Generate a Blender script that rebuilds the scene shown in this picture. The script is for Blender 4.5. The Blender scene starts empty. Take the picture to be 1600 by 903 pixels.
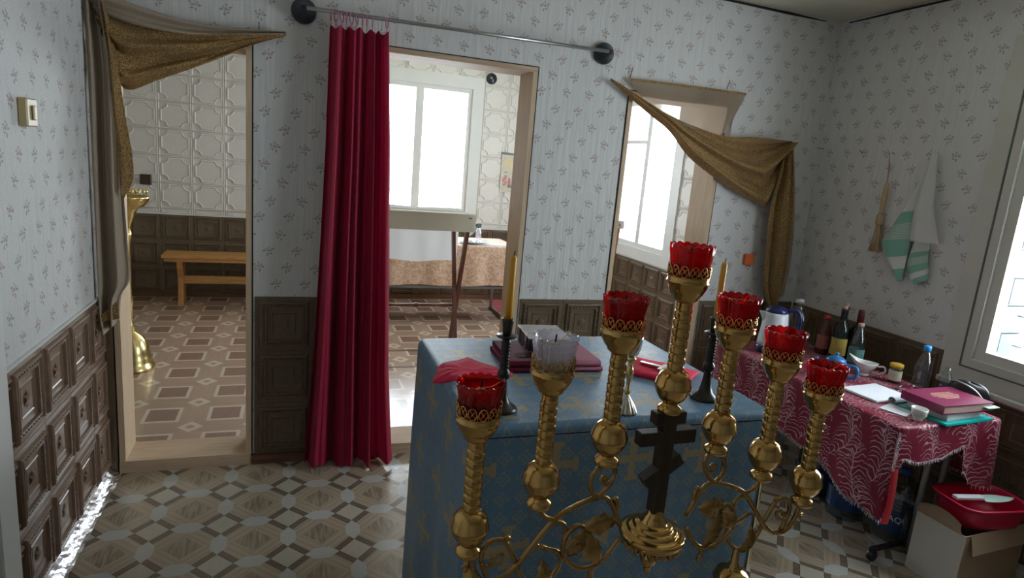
import bpy, bmesh, math, random
from mathutils import Vector, Matrix
random.seed(7)
R = math.radians
S = bpy.context.scene
COL = S.collection

# ---------------------------------------------------------------- camera, sky, light, exposure
cam_d = bpy.data.cameras.new('camera'); cam = bpy.data.objects.new('camera', cam_d); COL.objects.link(cam)
r_ = Vector((0.94374389, -0.31980806, 0.08408494)); u_ = Vector((-0.01417585, 0.21491953, 0.97652887)); f_ = Vector((0.3303733, 0.92278513, -0.19829544))
cam.matrix_world = Matrix(((r_.x, u_.x, -f_.x, 0.0), (r_.y, u_.y, -f_.y, -3.0659), (r_.z, u_.z, -f_.z, 1.55), (0, 0, 0, 1)))
cam_d.sensor_width = 36; cam_d.lens = 980.6 / 1600 * 36; cam_d.clip_start = 0.02
S.camera = cam

world = bpy.data.worlds.new('overcast'); S.world = world; world.use_nodes = True
wb = world.node_tree.nodes['Background']; wb.inputs['Color'].default_value = (0.87, 0.93, 1.0, 1); wb.inputs['Strength'].default_value = 7.0
S.view_settings.view_transform = 'Standard'; S.view_settings.look = 'None'; S.view_settings.gamma = 1.0
S.view_settings.use_curve_mapping = False
S.view_settings.exposure = 1.38

def portal(name, loc, rot, sx, sy):
    d = bpy.data.lights.new(name, 'AREA'); d.shape = 'RECTANGLE'; d.size = sx; d.size_y = sy
    d.cycles.is_portal = True
    o = bpy.data.objects.new(name, d); COL.objects.link(o); o.location = loc; o.rotation_euler = rot
    return o
# portals only guide the sampling of the sky through the window openings
XR = 2.976; XL = -0.779; FAR = 3.366; TP = 0.18; HC = 2.5; BK = -5.4; NL = -2.7; DZ = 0.838; NZ = 0.05
portal('portal_sanctuary', (XR + .02, -1.70, 1.48), (0, R(90), 0), 1.30, 1.12)
portal('portal_nave_side', (XR + .02, 1.955, 1.53), (0, R(90), 0), 1.32, .95)
portal('portal_nave_far', (1.17, FAR + .02, 1.58), (R(-90), 0, 0), 1.06, 1.30)

# ---------------------------------------------------------------- node expression helpers
class X:
    def __init__(s, nt, v): s.nt = nt; s.v = v
    def _m(s, op, *a):
        n = s.nt.nodes.new('ShaderNodeMath'); n.operation = op
        for i, t in enumerate((s,) + a):
            t = t.v if isinstance(t, X) else t
            if isinstance(t, (int, float)): n.inputs[i].default_value = t
            else: s.nt.links.new(t, n.inputs[i])
        return X(s.nt, n.outputs[0])
    def __add__(s, o): return s._m('ADD', o)
    def __radd__(s, o): return s._m('ADD', o)
    def __sub__(s, o): return s._m('SUBTRACT', o)
    def __rsub__(s, o): return (s * -1.0)._m('ADD', o)
    def __mul__(s, o): return s._m('MULTIPLY', o)
    def __rmul__(s, o): return s._m('MULTIPLY', o)
    def __truediv__(s, o): return s._m('DIVIDE', o)
    def abs(s): return s._m('ABSOLUTE')
    def floor(s): return s._m('FLOOR')
    def frac(s): return s._m('FRACT')
    def sin(s): return s._m('SINE')
    def cos(s): return s._m('COSINE')
    def sqrt(s): return s._m('SQRT')
    def log(s): return s._m('LOGARITHM', 2.718281828)
    def atan2(s, o): return s._m('ARCTAN2', o)
    def mod(s, o): return s._m('FLOORED_MODULO', o)
    def max(s, o): return s._m('MAXIMUM', o)
    def min(s, o): return s._m('MINIMUM', o)
    def lt(s, o): return s._m('LESS_THAN', o)
    def gt(s, o): return s._m('GREATER_THAN', o)
    def sm(s, a, b):      # smooth step: 0 below a, 1 above b
        n = s.nt.nodes.new('ShaderNodeMapRange'); n.interpolation_type = 'SMOOTHSTEP'
        s.nt.links.new(s.v, n.inputs['Value']); n.inputs['From Min'].default_value = a; n.inputs['From Max'].default_value = b
        return X(s.nt, n.outputs['Result'])
class C:
    """colour expression"""
    def __init__(s, nt, v): s.nt = nt; s.v = v
    def mix(s, other, fac, mode='MIX'):
        n = s.nt.nodes.new('ShaderNodeMix'); n.data_type = 'RGBA'; n.blend_type = mode; n.clamp_factor = True
        for sock, t in ((n.inputs[0], fac), (n.inputs[6], s), (n.inputs[7], other)):
            t = t.v if isinstance(t, (X, C)) else t
            if isinstance(t, (int, float)): sock.default_value = t
            elif isinstance(t, tuple): sock.default_value = (*t, 1)
            else: s.nt.links.new(t, sock)
        return C(s.nt, n.outputs[2])
class M:
    def __init__(s, name):
        s.mat = bpy.data.materials.new(name); s.mat.use_nodes = True; s.nt = s.mat.node_tree
        s.b = s.nt.nodes['Principled BSDF']; s.out = s.nt.nodes['Material Output']
    def coord(s, kind='Object'):
        n = s.nt.nodes.new('ShaderNodeTexCoord'); x = s.nt.nodes.new('ShaderNodeSeparateXYZ')
        s.nt.links.new(n.outputs[kind], x.inputs[0]); s.vec = n.outputs[kind]
        return [X(s.nt, x.outputs[i]) for i in range(3)]
    def noise(s, scale, detail=3, stretch=None, kind='Object', rough=.55, dist=0):
        n = s.nt.nodes.new('ShaderNodeTexNoise'); n.inputs['Scale'].default_value = scale; n.inputs['Detail'].default_value = detail
        n.inputs['Roughness'].default_value = rough; n.inputs['Distortion'].default_value = dist
        c = s.nt.nodes.new('ShaderNodeTexCoord'); v = c.outputs[kind]
        if stretch:
            mp = s.nt.nodes.new('ShaderNodeMapping'); mp.inputs['Scale'].default_value = stretch
            s.nt.links.new(v, mp.inputs[0]); v = mp.outputs[0]
        s.nt.links.new(v, n.inputs['Vector'])
        return X(s.nt, n.outputs['Fac'])
    def hash(s, a, b):
        n = s.nt.nodes.new('ShaderNodeTexWhiteNoise'); n.noise_dimensions = '2D'
        c = s.nt.nodes.new('ShaderNodeCombineXYZ'); s.nt.links.new(a.v, c.inputs[0]); s.nt.links.new(b.v, c.inputs[1])
        s.nt.links.new(c.outputs[0], n.inputs['Vector'])
        return X(s.nt, n.outputs['Value'])
    def col(s, c): 
        n = s.nt.nodes.new('ShaderNodeRGB'); n.outputs[0].default_value = (*c, 1); return C(s.nt, n.outputs[0])
    def bump(s, h, strength=.2, dist=.01):
        n = s.nt.nodes.new('ShaderNodeBump'); n.inputs['Strength'].default_value = strength; n.inputs['Distance'].default_value = dist
        s.nt.links.new(h.v, n.inputs['Height']); s.nt.links.new(n.outputs[0], s.b.inputs['Normal'])
    def set(s, color=None, rough=None, metal=None, **kw):
        def put(k, v):
            if v is None: return
            if isinstance(v, (X, C)): s.nt.links.new(v.v, s.b.inputs[k])
            elif isinstance(v, tuple): s.b.inputs[k].default_value = (*v, 1)
            else: s.b.inputs[k].default_value = v
        put('Base Color', color); put('Roughness', rough); put('Metallic', metal)
        for k, v in kw.items(): put(k.replace('_', ' '), v)
        return s

def simple(name, col, rough=.55, metal=0.0, vary=.12, scale=18, bump=0, stretch=None, **kw):
    m = M(name); n = m.noise(scale, 3, stretch)
    c = m.col(tuple(x * (1 - vary) for x in col)).mix(tuple(min(1, x * (1 + vary)) for x in col), n)
    m.set(c, rough, metal, **kw)
    if bump: m.bump(n, bump, .004)
    return m.mat
def thin_glass(name, tint, gloss=.12, body=0.0, bodycol=None, rough=.02):
    """thin wall of clear or tinted glass: lets light through, mirrors a little at grazing angles"""
    m = M(name); nt = m.nt
    t = nt.nodes.new('ShaderNodeBsdfTransparent'); t.inputs[0].default_value = (*tint, 1)
    g = nt.nodes.new('ShaderNodeBsdfGlossy'); g.inputs['Roughness'].default_value = rough
    lw = nt.nodes.new('ShaderNodeLayerWeight'); lw.inputs['Blend'].default_value = .35
    fac = (X(nt, lw.outputs['Facing'])._m('POWER', 2.6) * .5 + gloss).min(1.0)
    nv = m.noise(40, 2)
    fac = fac * (nv * .1 + .95)
    mx = nt.nodes.new('ShaderNodeMixShader'); nt.links.new(fac.v, mx.inputs[0]); nt.links.new(t.outputs[0], mx.inputs[1]); nt.links.new(g.outputs[0], mx.inputs[2])
    last = mx
    if body:
        d = nt.nodes.new('ShaderNodeBsdfTranslucent'); d.inputs[0].default_value = (*bodycol, 1)
        m2 = nt.nodes.new('ShaderNodeMixShader'); m2.inputs[0].default_value = body
        nt.links.new(mx.outputs[0], m2.inputs[1]); nt.links.new(d.outputs[0], m2.inputs[2]); last = m2
    nt.links.new(last.outputs[0], m.out.inputs[0])
    return m.mat
def cloth(name, col, trans=.2, rough=.8, vary=.15, scale=300, sheen=.3):
    m = M(name); n = m.noise(scale, 2)
    c = m.col(tuple(x * (1 - vary) for x in col)).mix(tuple(min(1, x * (1 + vary)) for x in col), n)
    m.set(c, rough, 0.0, Sheen_Weight=sheen)
    m.bump(n, .15, .002)
    if trans:
        t = m.nt.nodes.new('ShaderNodeBsdfTranslucent'); m.nt.links.new(c.v, t.inputs[0])
        mx = m.nt.nodes.new('ShaderNodeMixShader'); mx.inputs[0].default_value = trans
        m.nt.links.new(m.b.outputs[0], mx.inputs[1]); m.nt.links.new(t.outputs[0], mx.inputs[2]); m.nt.links.new(mx.outputs[0], m.out.inputs[0])
    return m

# ---------------------------------------------------------------- materials
def wallpaper(name, axis):
    m = M(name); P = m.coord(); u = P[axis]; z = P[2]
    pr, pc = .078, .128
    row = (z / pr).floor(); fz = ((z / pr).frac() - .5) * pr
    uu = u + row * .082
    ci = (uu / pc).floor(); fu = ((uu / pc).frac() - .5) * pc
    h = m.hash(ci, row); h2 = m.hash(row, ci)
    fu = fu + (h - .5) * .012; fz = fz + (h2 - .5) * .010
    flip = h.gt(.5) * 2.0 - 1.0; fu = fu * flip
    wob = (m.noise(170, 2) - .5) * .012
    def blob(x, y, rx, ry): 
        a = (fu - x + wob) / rx; b = (fz - y + wob) / ry
        return 1.0 - (a * a + b * b).sqrt().sm(.55, 1.05)
    leaf = blob(-.017, .001, .010, .0055).max(blob(.018, .011, .007, .005)).max(blob(-.004, -.017, .005, .010)).max(blob(.010, -.011, .008, .005)).max(blob(.002, .019, .004, .007))
    pink = blob(.002, .003, .011, .008).max(blob(-.009, .011, .006, .006)).max(blob(.014, .001, .006, .005))
    speck = m.noise(420, 2); grain = m.noise(3, 4)
    base = m.col((.60, .60, .595)).mix((.80, .80, .795), speck.sm(.35, .65)).mix((.60, .60, .60), grain.sm(.45, .75) * .4)
    c = base.mix((.17, .175, .15), leaf * .62).mix((.42, .20, .19), pink * .58)
    m.set(c, .75)
    wr = m.noise(5, 3, (6, 6, .6)); m.bump(wr * 1.0 + speck * .15, .5, .015)
    return m.mat
MAT = {}
MAT['paper_x'] = wallpaper('floral_wallpaper_front', 0)
MAT['paper_y'] = wallpaper('floral_wallpaper_side', 1)

def floor_a():
    m = M('vinyl_sanctuary'); P = m.coord()
    u = ((P[0] + .51) / .254 + .5).frac() - .5; v = ((P[1] + .254) / .27 + .5).frac() - .5
    au, av = u.abs(), v.abs(); d = au + av
    lx = .5 - au; ly = .5 - av
    bt, bw = (.5 - au), av
    at, aw = (.5 - av), au
    def hexm(t, w, half, wid): return t.lt(half) * (w / wid + (t - (half - .15)).max(0.0) / .15).lt(1.0)
    hA = hexm(at, aw, .255, .115); hB = hexm(bt, bw, .257, .125)
    hx = hA.max(hB)
    gr1 = m.noise(9, 4, (1, 9, 1)); gr2 = m.noise(9, 4, (9, 1, 1)); gd = m.noise(60, 3, (1, 3, 1))
    dd = (u * 1.0 + v)
    stripes = ((P[0] * 1.0 + P[1]) * 170.0).sin() * .5 + .5
    stripes2 = ((P[0] * 1.0 - P[1]) * 170.0).sin() * .5 + .5
    hatch = ((u * v).gt(0.0)) * stripes + ((u * v).lt(0.0)) * stripes2
    dark = m.col((.13, .10, .075)).mix((.27, .215, .165), gr1)
    ring = m.col((.50, .42, .32)).mix((.36, .29, .21), hatch * .6).mix((.44, .35, .27), gd * .5)
    cen = m.col((.25, .20, .145)).mix((.45, .38, .29), gr2.sm(.3, .7))
    diamond = m.col((.58, .54, .46)).mix((.45, .41, .34), gr2)  # pale tan diamonds of the vinyl print
    pale = m.col((.46, .47, .455)).mix((.57, .58, .565), gr1)
    c = dark.mix(ring, d.gt(.385)).mix(cen, d.gt(.73)).mix(diamond, d.lt(.25)).mix(pale, hx)
    edge = (d - .25).abs().lt(.008).max((d - .385).abs().lt(.006))
    c = c.mix((.09, .07, .05), edge * (1.0 - hx) * .8)
    m.set(c, m.noise(6, 3) * .14 + .17, Specular_IOR_Level=.6); m.bump(m.noise(14, 2), .12, .01)
    return m.mat
def floor_b():
    m = M('vinyl_nave'); P = m.coord()
    u = (((P[0] + .653) / .315 + .5).frac() - .5).abs(); v = (((P[1] - .866) / .34 + .5).frac() - .5).abs()
    q = u.max(v); d = (.5 - u) + (.5 - v)
    gr1 = m.noise(8, 4, (1, 10, 1)); gr2 = m.noise(8, 4, (10, 1, 1))
    base = m.col((.34, .225, .165)).mix((.50, .355, .27), gr1)
    base = base.mix(m.col((.37, .245, .18)).mix((.53, .385, .295), gr2), u.gt(v))
    pale = m.col((.70, .58, .47)).mix((.60, .49, .38), gr2)
    dark = m.col((.235, .135, .10)).mix((.34, .21, .155), gr2)
    c = base.mix(pale, q.lt(.29)).mix(dark, q.lt(.23)).mix(pale, d.lt(.20)).mix(base, d.lt(.08))
    m.set(c, m.noise(5, 3) * .12 + .16, Specular_IOR_Level=.6); m.bump(m.noise(10, 2), .1, .01)
    return m.mat
MAT['floor_a'] = floor_a(); MAT['floor_b'] = floor_b()

def wood(name, a, b, stretch=(1, 1, 12), scale=9, rough=.5, spec=.4, bump=.08):
    m = M(name); g = m.noise(scale, 5, stretch, dist=1.2); k = m.noise(3, 2)
    c = m.col(a).mix(b, g.sm(.3, .7)).mix(tuple(x * .7 for x in a), k.sm(.55, .8) * .35)
    m.set(c, rough, 0.0, Specular_IOR_Level=spec); m.bump(g, bump, .003); return m.mat
MAT['raw_v'] = wood('planed_timber_upright', (.56, .41, .27), (.66, .50, .34), (14, 14, 1), 4, .6)
MAT['raw_h'] = wood('planed_timber_lying', (.50, .36, .24), (.62, .47, .33), (1, 14, 14), 4, .6)
MAT['skirt'] = wood('brown_skirting', (.13, .062, .035), (.20, .10, .055), (1, 12, 12), 5, .45)
MAT['pine'] = wood('varnished_pine', (.50, .24, .075), (.66, .36, .13), (1, 16, 16), 4, .35, .5)
MAT['pine_v'] = wood('varnished_pine_upright', (.48, .22, .07), (.62, .32, .11), (16, 16, 1), 4, .35, .5)
MAT['orange_wood'] = wood('orange_lectern_wood', (.50, .17, .055), (.62, .25, .09), (14, 14, 1), 4, .4)
MAT['brown_wood'] = wood('brown_lectern_wood', (.11, .035, .022), (.18, .06, .038), (14, 14, 1), 5, .35)
MAT['black_wood'] = wood('black_stained_wood', (.012, .010, .009), (.024, .019, .016), (10, 10, 1), 8, .28, .5)
MAT['cross_wood'] = wood('dark_cross_wood', (.030, .019, .011), (.05, .03, .016), (10, 10, 1), 8, .4, .4)

def dado_mat(name, a, b):
    m = M(name); g = m.noise(7, 5, (9, 9, 1.2)); f = m.noise(55, 3)
    c = m.col(a).mix(b, g.sm(.3, .7)).mix(tuple(x * .62 for x in a), f.sm(.5, .75) * .5)
    m.set(c, .36, 0.0, Specular_IOR_Level=.5, Coat_Weight=.25, Coat_Roughness=.3); m.bump(f, .15, .002); return m.mat
MAT['dado'] = dado_mat('brown_embossed_panel', (.20, .125, .085), (.29, .19, .13))  # left-wall panels: sheen painted in as a lighter brown
MAT['dado_far'] = dado_mat('brown_embossed_panel_olive', (.115, .080, .046), (.175, .125, .074))
MAT['white_tile'] = simple('white_embossed_panel', (.74, .72, .675), .45, vary=.05, scale=8)
MAT['white_paint'] = simple('white_gloss_paint', (.72, .735, .72), .4, vary=.05, scale=6)
MAT['old_paint'] = simple('aged_window_paint', (.60, .60, .545), .45, vary=.09, scale=7)
MAT['ceiling'] = simple('stained_ceiling_board', (.60, .575, .46), .85, vary=.18, scale=2.5)
MAT['stucco'] = simple('grey_brick_reveal', (.105, .125, .135), .8, vary=.1, scale=30, bump=.2)
MAT['mortar'] = simple('grey_mortar', (.36, .38, .39), .9)
MAT['groove'] = simple('dark_groove', (.14, .14, .13), .9)  # plain dark grey for the strip between casing and sash
MAT['black_gap'] = simple('dark_gap', (.02, .018, .016), .9)
MAT['foil'] = simple('crumpled_foil_strip', (.78, .77, .80), .33, 1.0, vary=.1, scale=40, bump=.9)
MAT['pane'] = thin_glass('window_glass', (.96, .98, .98), .03)
MAT['steel'] = simple('dull_steel', (.46, .47, .48), .35, 1.0)
MAT['grey_metal'] = simple('grey_painted_tube', (.34, .36, .38), .4, .3)
MAT['black_plastic'] = simple('black_plastic', (.016, .018, .022), .3)
MAT['navy_plastic'] = simple('dark_blue_black_plastic', (.018, .024, .035), .3)
MAT['ivory'] = simple('ivory_plastic', (.55, .44, .22), .4, vary=.05)
MAT['orange_plastic'] = simple('orange_plastic', (.72, .15, .03), .45, vary=.06)
MAT['brown_plastic'] = simple('brown_plastic', (.06, .04, .025), .4)
MAT['nail'] = simple('dark_nail', (.03, .03, .03), .4, .8)

def brass(name, col, rough, vary=.12):
    m = M(name); n = m.noise(14, 4); f = m.noise(90, 3)
    c = m.col(tuple(x * (1 - vary) for x in col)).mix(tuple(min(1, x * (1 + vary)) for x in col), n).mix((.16, .085, .03), f.sm(.58, .8) * .35)
    m.set(c, n * .12 + rough, 1.0); return m.mat
MAT['brass'] = brass('polished_brass', (.56, .355, .125), .11)
MAT['brass_cast'] = brass('cast_brass', (.40, .25, .095), .22, .2)
MAT['brass_pale'] = brass('pale_brass', (.74, .60, .27), .16)
MAT['silver'] = brass('tarnished_silver', (.60, .58, .55), .22)
MAT['red_glass'] = thin_glass('ruby_glass', (.74, .030, .055), .045, .05, (.9, .02, .04))
MAT['clear_glass'] = thin_glass('clear_cut_glass', (.88, .86, .91), .20, .14, (.85, .85, .9))
MAT['blue_glass'] = simple('blue_glass_bead', (.02, .06, .55), .1)
MAT['water_bottle'] = thin_glass('clear_plastic', (.82, .87, .88), .10, rough=.06)
MAT['blue_bottle'] = thin_glass('blue_tinted_plastic', (.66, .74, .78), .12, 0, (.2, .4, .6), .08)
MAT['dark_bottle'] = simple('dark_green_glass', (.010, .016, .012), .08, vary=.1)
MAT['oil'] = simple('brown_red_liquid', (.09, .025, .012), .15)
MAT['wax'] = simple('yellow_beeswax', (.66, .40, .045), .45, vary=.07, Subsurface_Weight=.15)
MAT['wick'] = simple('burnt_wick', (.015, .013, .012), .9)
MAT['porcelain'] = simple('white_porcelain', (.78, .78, .76), .18, vary=.03)
MAT['white_plastic'] = simple('white_plastic', (.70, .72, .78), .35, vary=.04)
MAT['mint'] = simple('pale_mint_plastic', (.52, .74, .64), .35, vary=.05)
MAT['blue_enamel'] = simple('blue_enamel', (.035, .17, .40), .18)
MAT['navy'] = simple('navy_plastic', (.012, .02, .10), .25)
MAT['red_cap'] = simple('red_plastic_cap', (.50, .02, .025), .35)
MAT['blue_cap'] = simple('sky_blue_cap', (.04, .30, .72), .35)
MAT['deep_blue_cap'] = simple('deep_blue_cap', (.015, .05, .26), .35)
MAT['cork'] = simple('pinkish_cork', (.50, .32, .24), .8)
MAT['maroon_foil'] = simple('maroon_bottle_foil', (.12, .02, .03), .35)
MAT['yellow_lid'] = simple('yellow_tin_lid', (.70, .42, .04), .35)
MAT['label_yellow'] = simple('yellow_green_label', (.50, .38, .08), .6, vary=.4, scale=40)
MAT['label_red'] = simple('reddish_label', (.36, .12, .10), .6, vary=.4, scale=45)
MAT['label_green'] = simple('teal_label', (.10, .24, .22), .6, vary=.4, scale=40)
MAT['dark_green'] = simple('dark_green_plastic', (.012, .045, .035), .35)
MAT['label_white'] = simple('pale_jar_label', (.62, .58, .42), .6, vary=.3, scale=40)
MAT['label_blue'] = simple('blue_wrap_label', (.012, .045, .14), .4, vary=.3, scale=20)
MAT['print_white'] = simple('white_print', (.80, .84, .88), .5, vary=.02)
MAT['paper'] = simple('white_paper', (.74, .77, .82), .7, vary=.05, scale=20)
MAT['page'] = simple('page_edges', (.42, .30, .26), .8, vary=.15, scale=120, stretch=(1, 1, 12))
MAT['page_white'] = simple('white_page_edges', (.56, .57, .56), .8, vary=.12, scale=120, stretch=(1, 1, 12))
MAT['book_pink'] = simple('magenta_book_cover', (.19, .010, .06), .35, vary=.06)
MAT['gilt'] = simple('gilt_print', (.62, .36, .25), .4, .3, vary=.2, scale=60)
MAT['teal'] = simple('turquoise_folder', (.0, .38, .36), .28, vary=.05)
MAT['card'] = simple('brown_cardboard', (.36, .25, .165), .8, vary=.1, scale=12)
MAT['card_white'] = simple('whitened_cardboard', (.56, .53, .47), .75, vary=.05, scale=9)
MAT['basin'] = simple('crimson_plastic', (.52, .012, .055), .3, vary=.06)
MAT['rug'] = cloth('red_rug', (.42, .03, .06), 0, .9).mat
MAT['straw'] = simple('straw', (.56, .41, .25), .85, vary=.3, scale=60, stretch=(1, 1, .1))
MAT['pink_string'] = simple('pink_string', (.50, .22, .30), .8)

MAT['curtain'] = cloth('crimson_curtain', (.36, .004, .040), .20, .6, .12, 260, .08).mat
MAT['napkin'] = cloth('scarlet_cloth', (.80, .020, .085), .1, .75, .1, 200, .0).mat
MAT['maroon'] = cloth('maroon_cloth', (.16, .004, .032), .03, .7, .25, 160, .0).mat
MAT['lining'] = cloth('bright_red_lining', (.62, .012, .03), .2, .6, .1, 200, .3).mat
MAT['white_cloth'] = cloth('white_linen', (.78, .78, .78), .3, .8, .05, 200, .2).mat
MAT['cream_cloth'] = cloth('cream_linen', (.66, .62, .50), .2, .8, .05, 200, .2).mat
MAT['fringe'] = simple('white_fringe', (.74, .62, .68), .7, vary=.2, scale=200)

def lurex(name, a, gold, amount, trans=0.0):
    m = M(name); n = m.noise(330, 2, rough=.8); k = m.noise(4, 2)
    sp = n.sm(.53 - amount * .2, .60 - amount * .15)
    k2 = m.noise(3.5, 3)
    c = m.col(a).mix(tuple(x * .55 for x in a), k2.sm(.48, .7) * .5).mix(gold, sp * (k * .7 + .45))
    m.set(c, .42, sp * .45, Sheen_Weight=.05); m.bump(n, .9, .004)
    if trans:
        t = m.nt.nodes.new('ShaderNodeBsdfTranslucent'); t.inputs[0].default_value = (.62, .50, .40, 1)
        tr = m.nt.nodes.new('ShaderNodeBsdfTransparent'); tr.inputs[0].default_value = (.75, .66, .58, 1)
        m1 = m.nt.nodes.new('ShaderNodeMixShader'); m1.inputs[0].default_value = .30
        m.nt.links.new(t.outputs[0], m1.inputs[1]); m.nt.links.new(tr.outputs[0], m1.inputs[2])
        mx = m.nt.nodes.new('ShaderNodeMixShader'); mx.inputs[0].default_value = trans
        m.nt.links.new(m.b.outputs[0], mx.inputs[1]); m.nt.links.new(m1.outputs[0], mx.inputs[2]); m.nt.links.new(mx.outputs[0], m.out.inputs[0])
    return m.mat
MAT['lurex'] = lurex('gold_lurex_cloth', (.150, .078, .036), (.92, .60, .18), .14)
MAT['lurex_back'] = lurex('brown_reverse_of_lurex', (.46, .375, .285), (.62, .44, .22), -.35)
MAT['lurex_sheer'] = lurex('sheer_beige_lurex', (.50, .41, .31), (.66, .50, .27), -.3, .5)

def altar_mat():
    m = M('blue_gold_brocade'); P = m.coord('UV'); u, v = P[0], P[1]
    p = .21
    row = (v / p).floor(); uu = u + row * (p * .5)
    a = (((uu / p).frac()) - .5).abs() * p; b = (((v / p).frac()) - .5).abs() * p
    def bar(x, w, y, l): return x.lt(w) * y.lt(l)
    cr = bar(a, .010, b, .058).max(bar(b, .010, a, .058)).max(bar(a, .019, (b - .052).abs(), .007)).max(bar(b, .019, (a - .052).abs(), .007))
    q = .0525
    a2 = ((u / q).frac() - .5) * q; b2 = ((v / q).frac() - .5) * q
    rr = (a2 * a2 + b2 * b2).sqrt(); th = a2.atan2(b2)
    ros = (rr - ((th * 4.0).cos() * .004 + .013)).abs().lt(.0022).max(rr.lt(.005) * rr.gt(.0025))
    wv = m.noise(60, 3, (1, 9, 1), 'UV')
    base = m.col((.055, .145, .255)).mix((.15, .30, .47), wv)
    c = base.mix((.30, .31, .25), ros * .7).mix((.37, .30, .16), cr * .9).mix((.25, .215, .15), m.noise(34, 4, (5, .5, 1), 'UV').sm(.60, .74) * .55)
    m.set(c, .36, 0.0, Specular_IOR_Level=.55); m.bump(m.noise(160, 2, (1, 6, 1), 'UV'), .35, .003)
    return m.mat
MAT['altar'] = altar_mat()
MAT['gold_braid'] = simple('gold_braid', (.62, .42, .11), .38, .6, vary=.3, scale=160, bump=.5)

def plume_mat():
    m = M('red_white_plume_cloth'); P = m.coord('UV'); u, v = P[0], P[1]
    w1 = (m.noise(6, 2, None, 'UV') - .5) * .13; w2 = (m.noise(9, 2, (1.3, 1, 1), 'UV') - .5) * .10
    def layer(pu, pv, ou, ov, sgn):
        row = ((v + ov) / pv).floor()
        uu = (u + ou + row * (pu * .5) + w1) / pu; vv = ((v + ov + w2) / pv)
        a = (uu.frac() - .5) * pu; b = (vv.frac() - .5) * pv
        a = a * sgn
        # plume: curved rachis, fine barbs that sweep away from it and curl over at the tips
        t = b / pv + .5
        spine = ((t * 2.6).sin()) * .075 - .045
        off = a - spine
        ao = off.abs()
        wid = (t * 3.14159).sin() * .085 + .004
        ph = (b * 300.0 - ao * 330.0 + ao * ao * 4600.0 + off * 60.0)
        barb = (ph.sin()).sm(.70, 1.0)
        env = 1.0 - (ao / wid).sm(.75, 1.0)
        return (barb * env).max((1.0 - (ao / .0024).sm(.4, 1.0)) * t.lt(.8))
    L = layer(.19, .26, .0, .0, 1.0).max(layer(.19, .26, .095, .12, -1.0))
    f = m.noise(240, 2, None, 'UV')
    base = m.col((.155, .004, .022)).mix((.23, .008, .036), f)
    c = base.mix((.66, .48, .53), L * .7)
    m.set(c, .5, 0.0, Sheen_Weight=.03, Specular_IOR_Level=.35); m.bump(L, .15, .002)
    return m.mat
MAT['plume'] = plume_mat()
def brocade_mat():
    m = M('gold_pink_brocade'); n = m.noise(26, 4, None, 'UV', dist=1.5); f = m.noise(160, 2, None, 'UV')
    c = m.col((.56, .31, .17)).mix((.72, .53, .44), n.sm(.42, .58)).mix((.74, .54, .30), f * .35)
    m.set(c, .45, 0.0, Sheen_Weight=.4); return m.mat
MAT['brocade'] = brocade_mat()
def towel_mat():
    m = M('white_green_towel'); P = m.coord('UV'); v = P[1]; u = P[0]
    t = v
    band = t.gt(.44) * t.lt(.80); band2 = t.gt(.90)
    lines = ((t - .60).abs().lt(.07)) * ((t * 420.0).sin().gt(.2))
    w = m.noise(90, 2, (1, 1, 1), 'UV')
    c = m.col((.66, .70, .665)).mix((.72, .75, .72), w).mix((.10, .42, .31), (band.max(band2)) * (w * .3 + .62)).mix((.70, .66, .64), lines * .9)
    m.set(c, .85, Sheen_Weight=.3); return m.mat
MAT['towel'] = towel_mat()
def icon_mat():
    m = M('printed_calendar'); P = m.coord(); x, z = P[0], P[2]
    n = m.noise(22, 3)
    c = m.col((.60, .60, .56)).mix((.60, .53, .38), n.sm(.4, .6)).mix((.42, .42, .40), m.noise(60, 3).sm(.5, .7) * .5)
    def el(cx, cz, rx, rz):
        a = (x - cx) / rx; b = (z - cz) / rz; return (a * a + b * b).lt(1.0)
    c = c.mix((.66, .56, .33), el(-.02, .09, .06, .06)).mix((.70, .62, .44), el(.05, .07, .05, .06)).mix((.50, .14, .13), el(-.055, -.085, .026, .062) * m.noise(70, 2).sm(.38, .5)).mix((.50, .16, .14), el(-.005, -.10, .016, .05)).mix((.34, .22, .13), el(-.05, .005, .025, .006))
    c = c.mix((.66, .70, .74), el(.05, -.01, .03, .12)).mix((.60, .42, .26), el(.05, .07, .028, .03)).mix((.20, .17, .13), el(.0, -.14, .025, .018))
    c = c.mix((.12, .16, .18), z.gt(.185))
    m.set(c, .4); return m.mat
MAT['icon'] = icon_mat()

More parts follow.
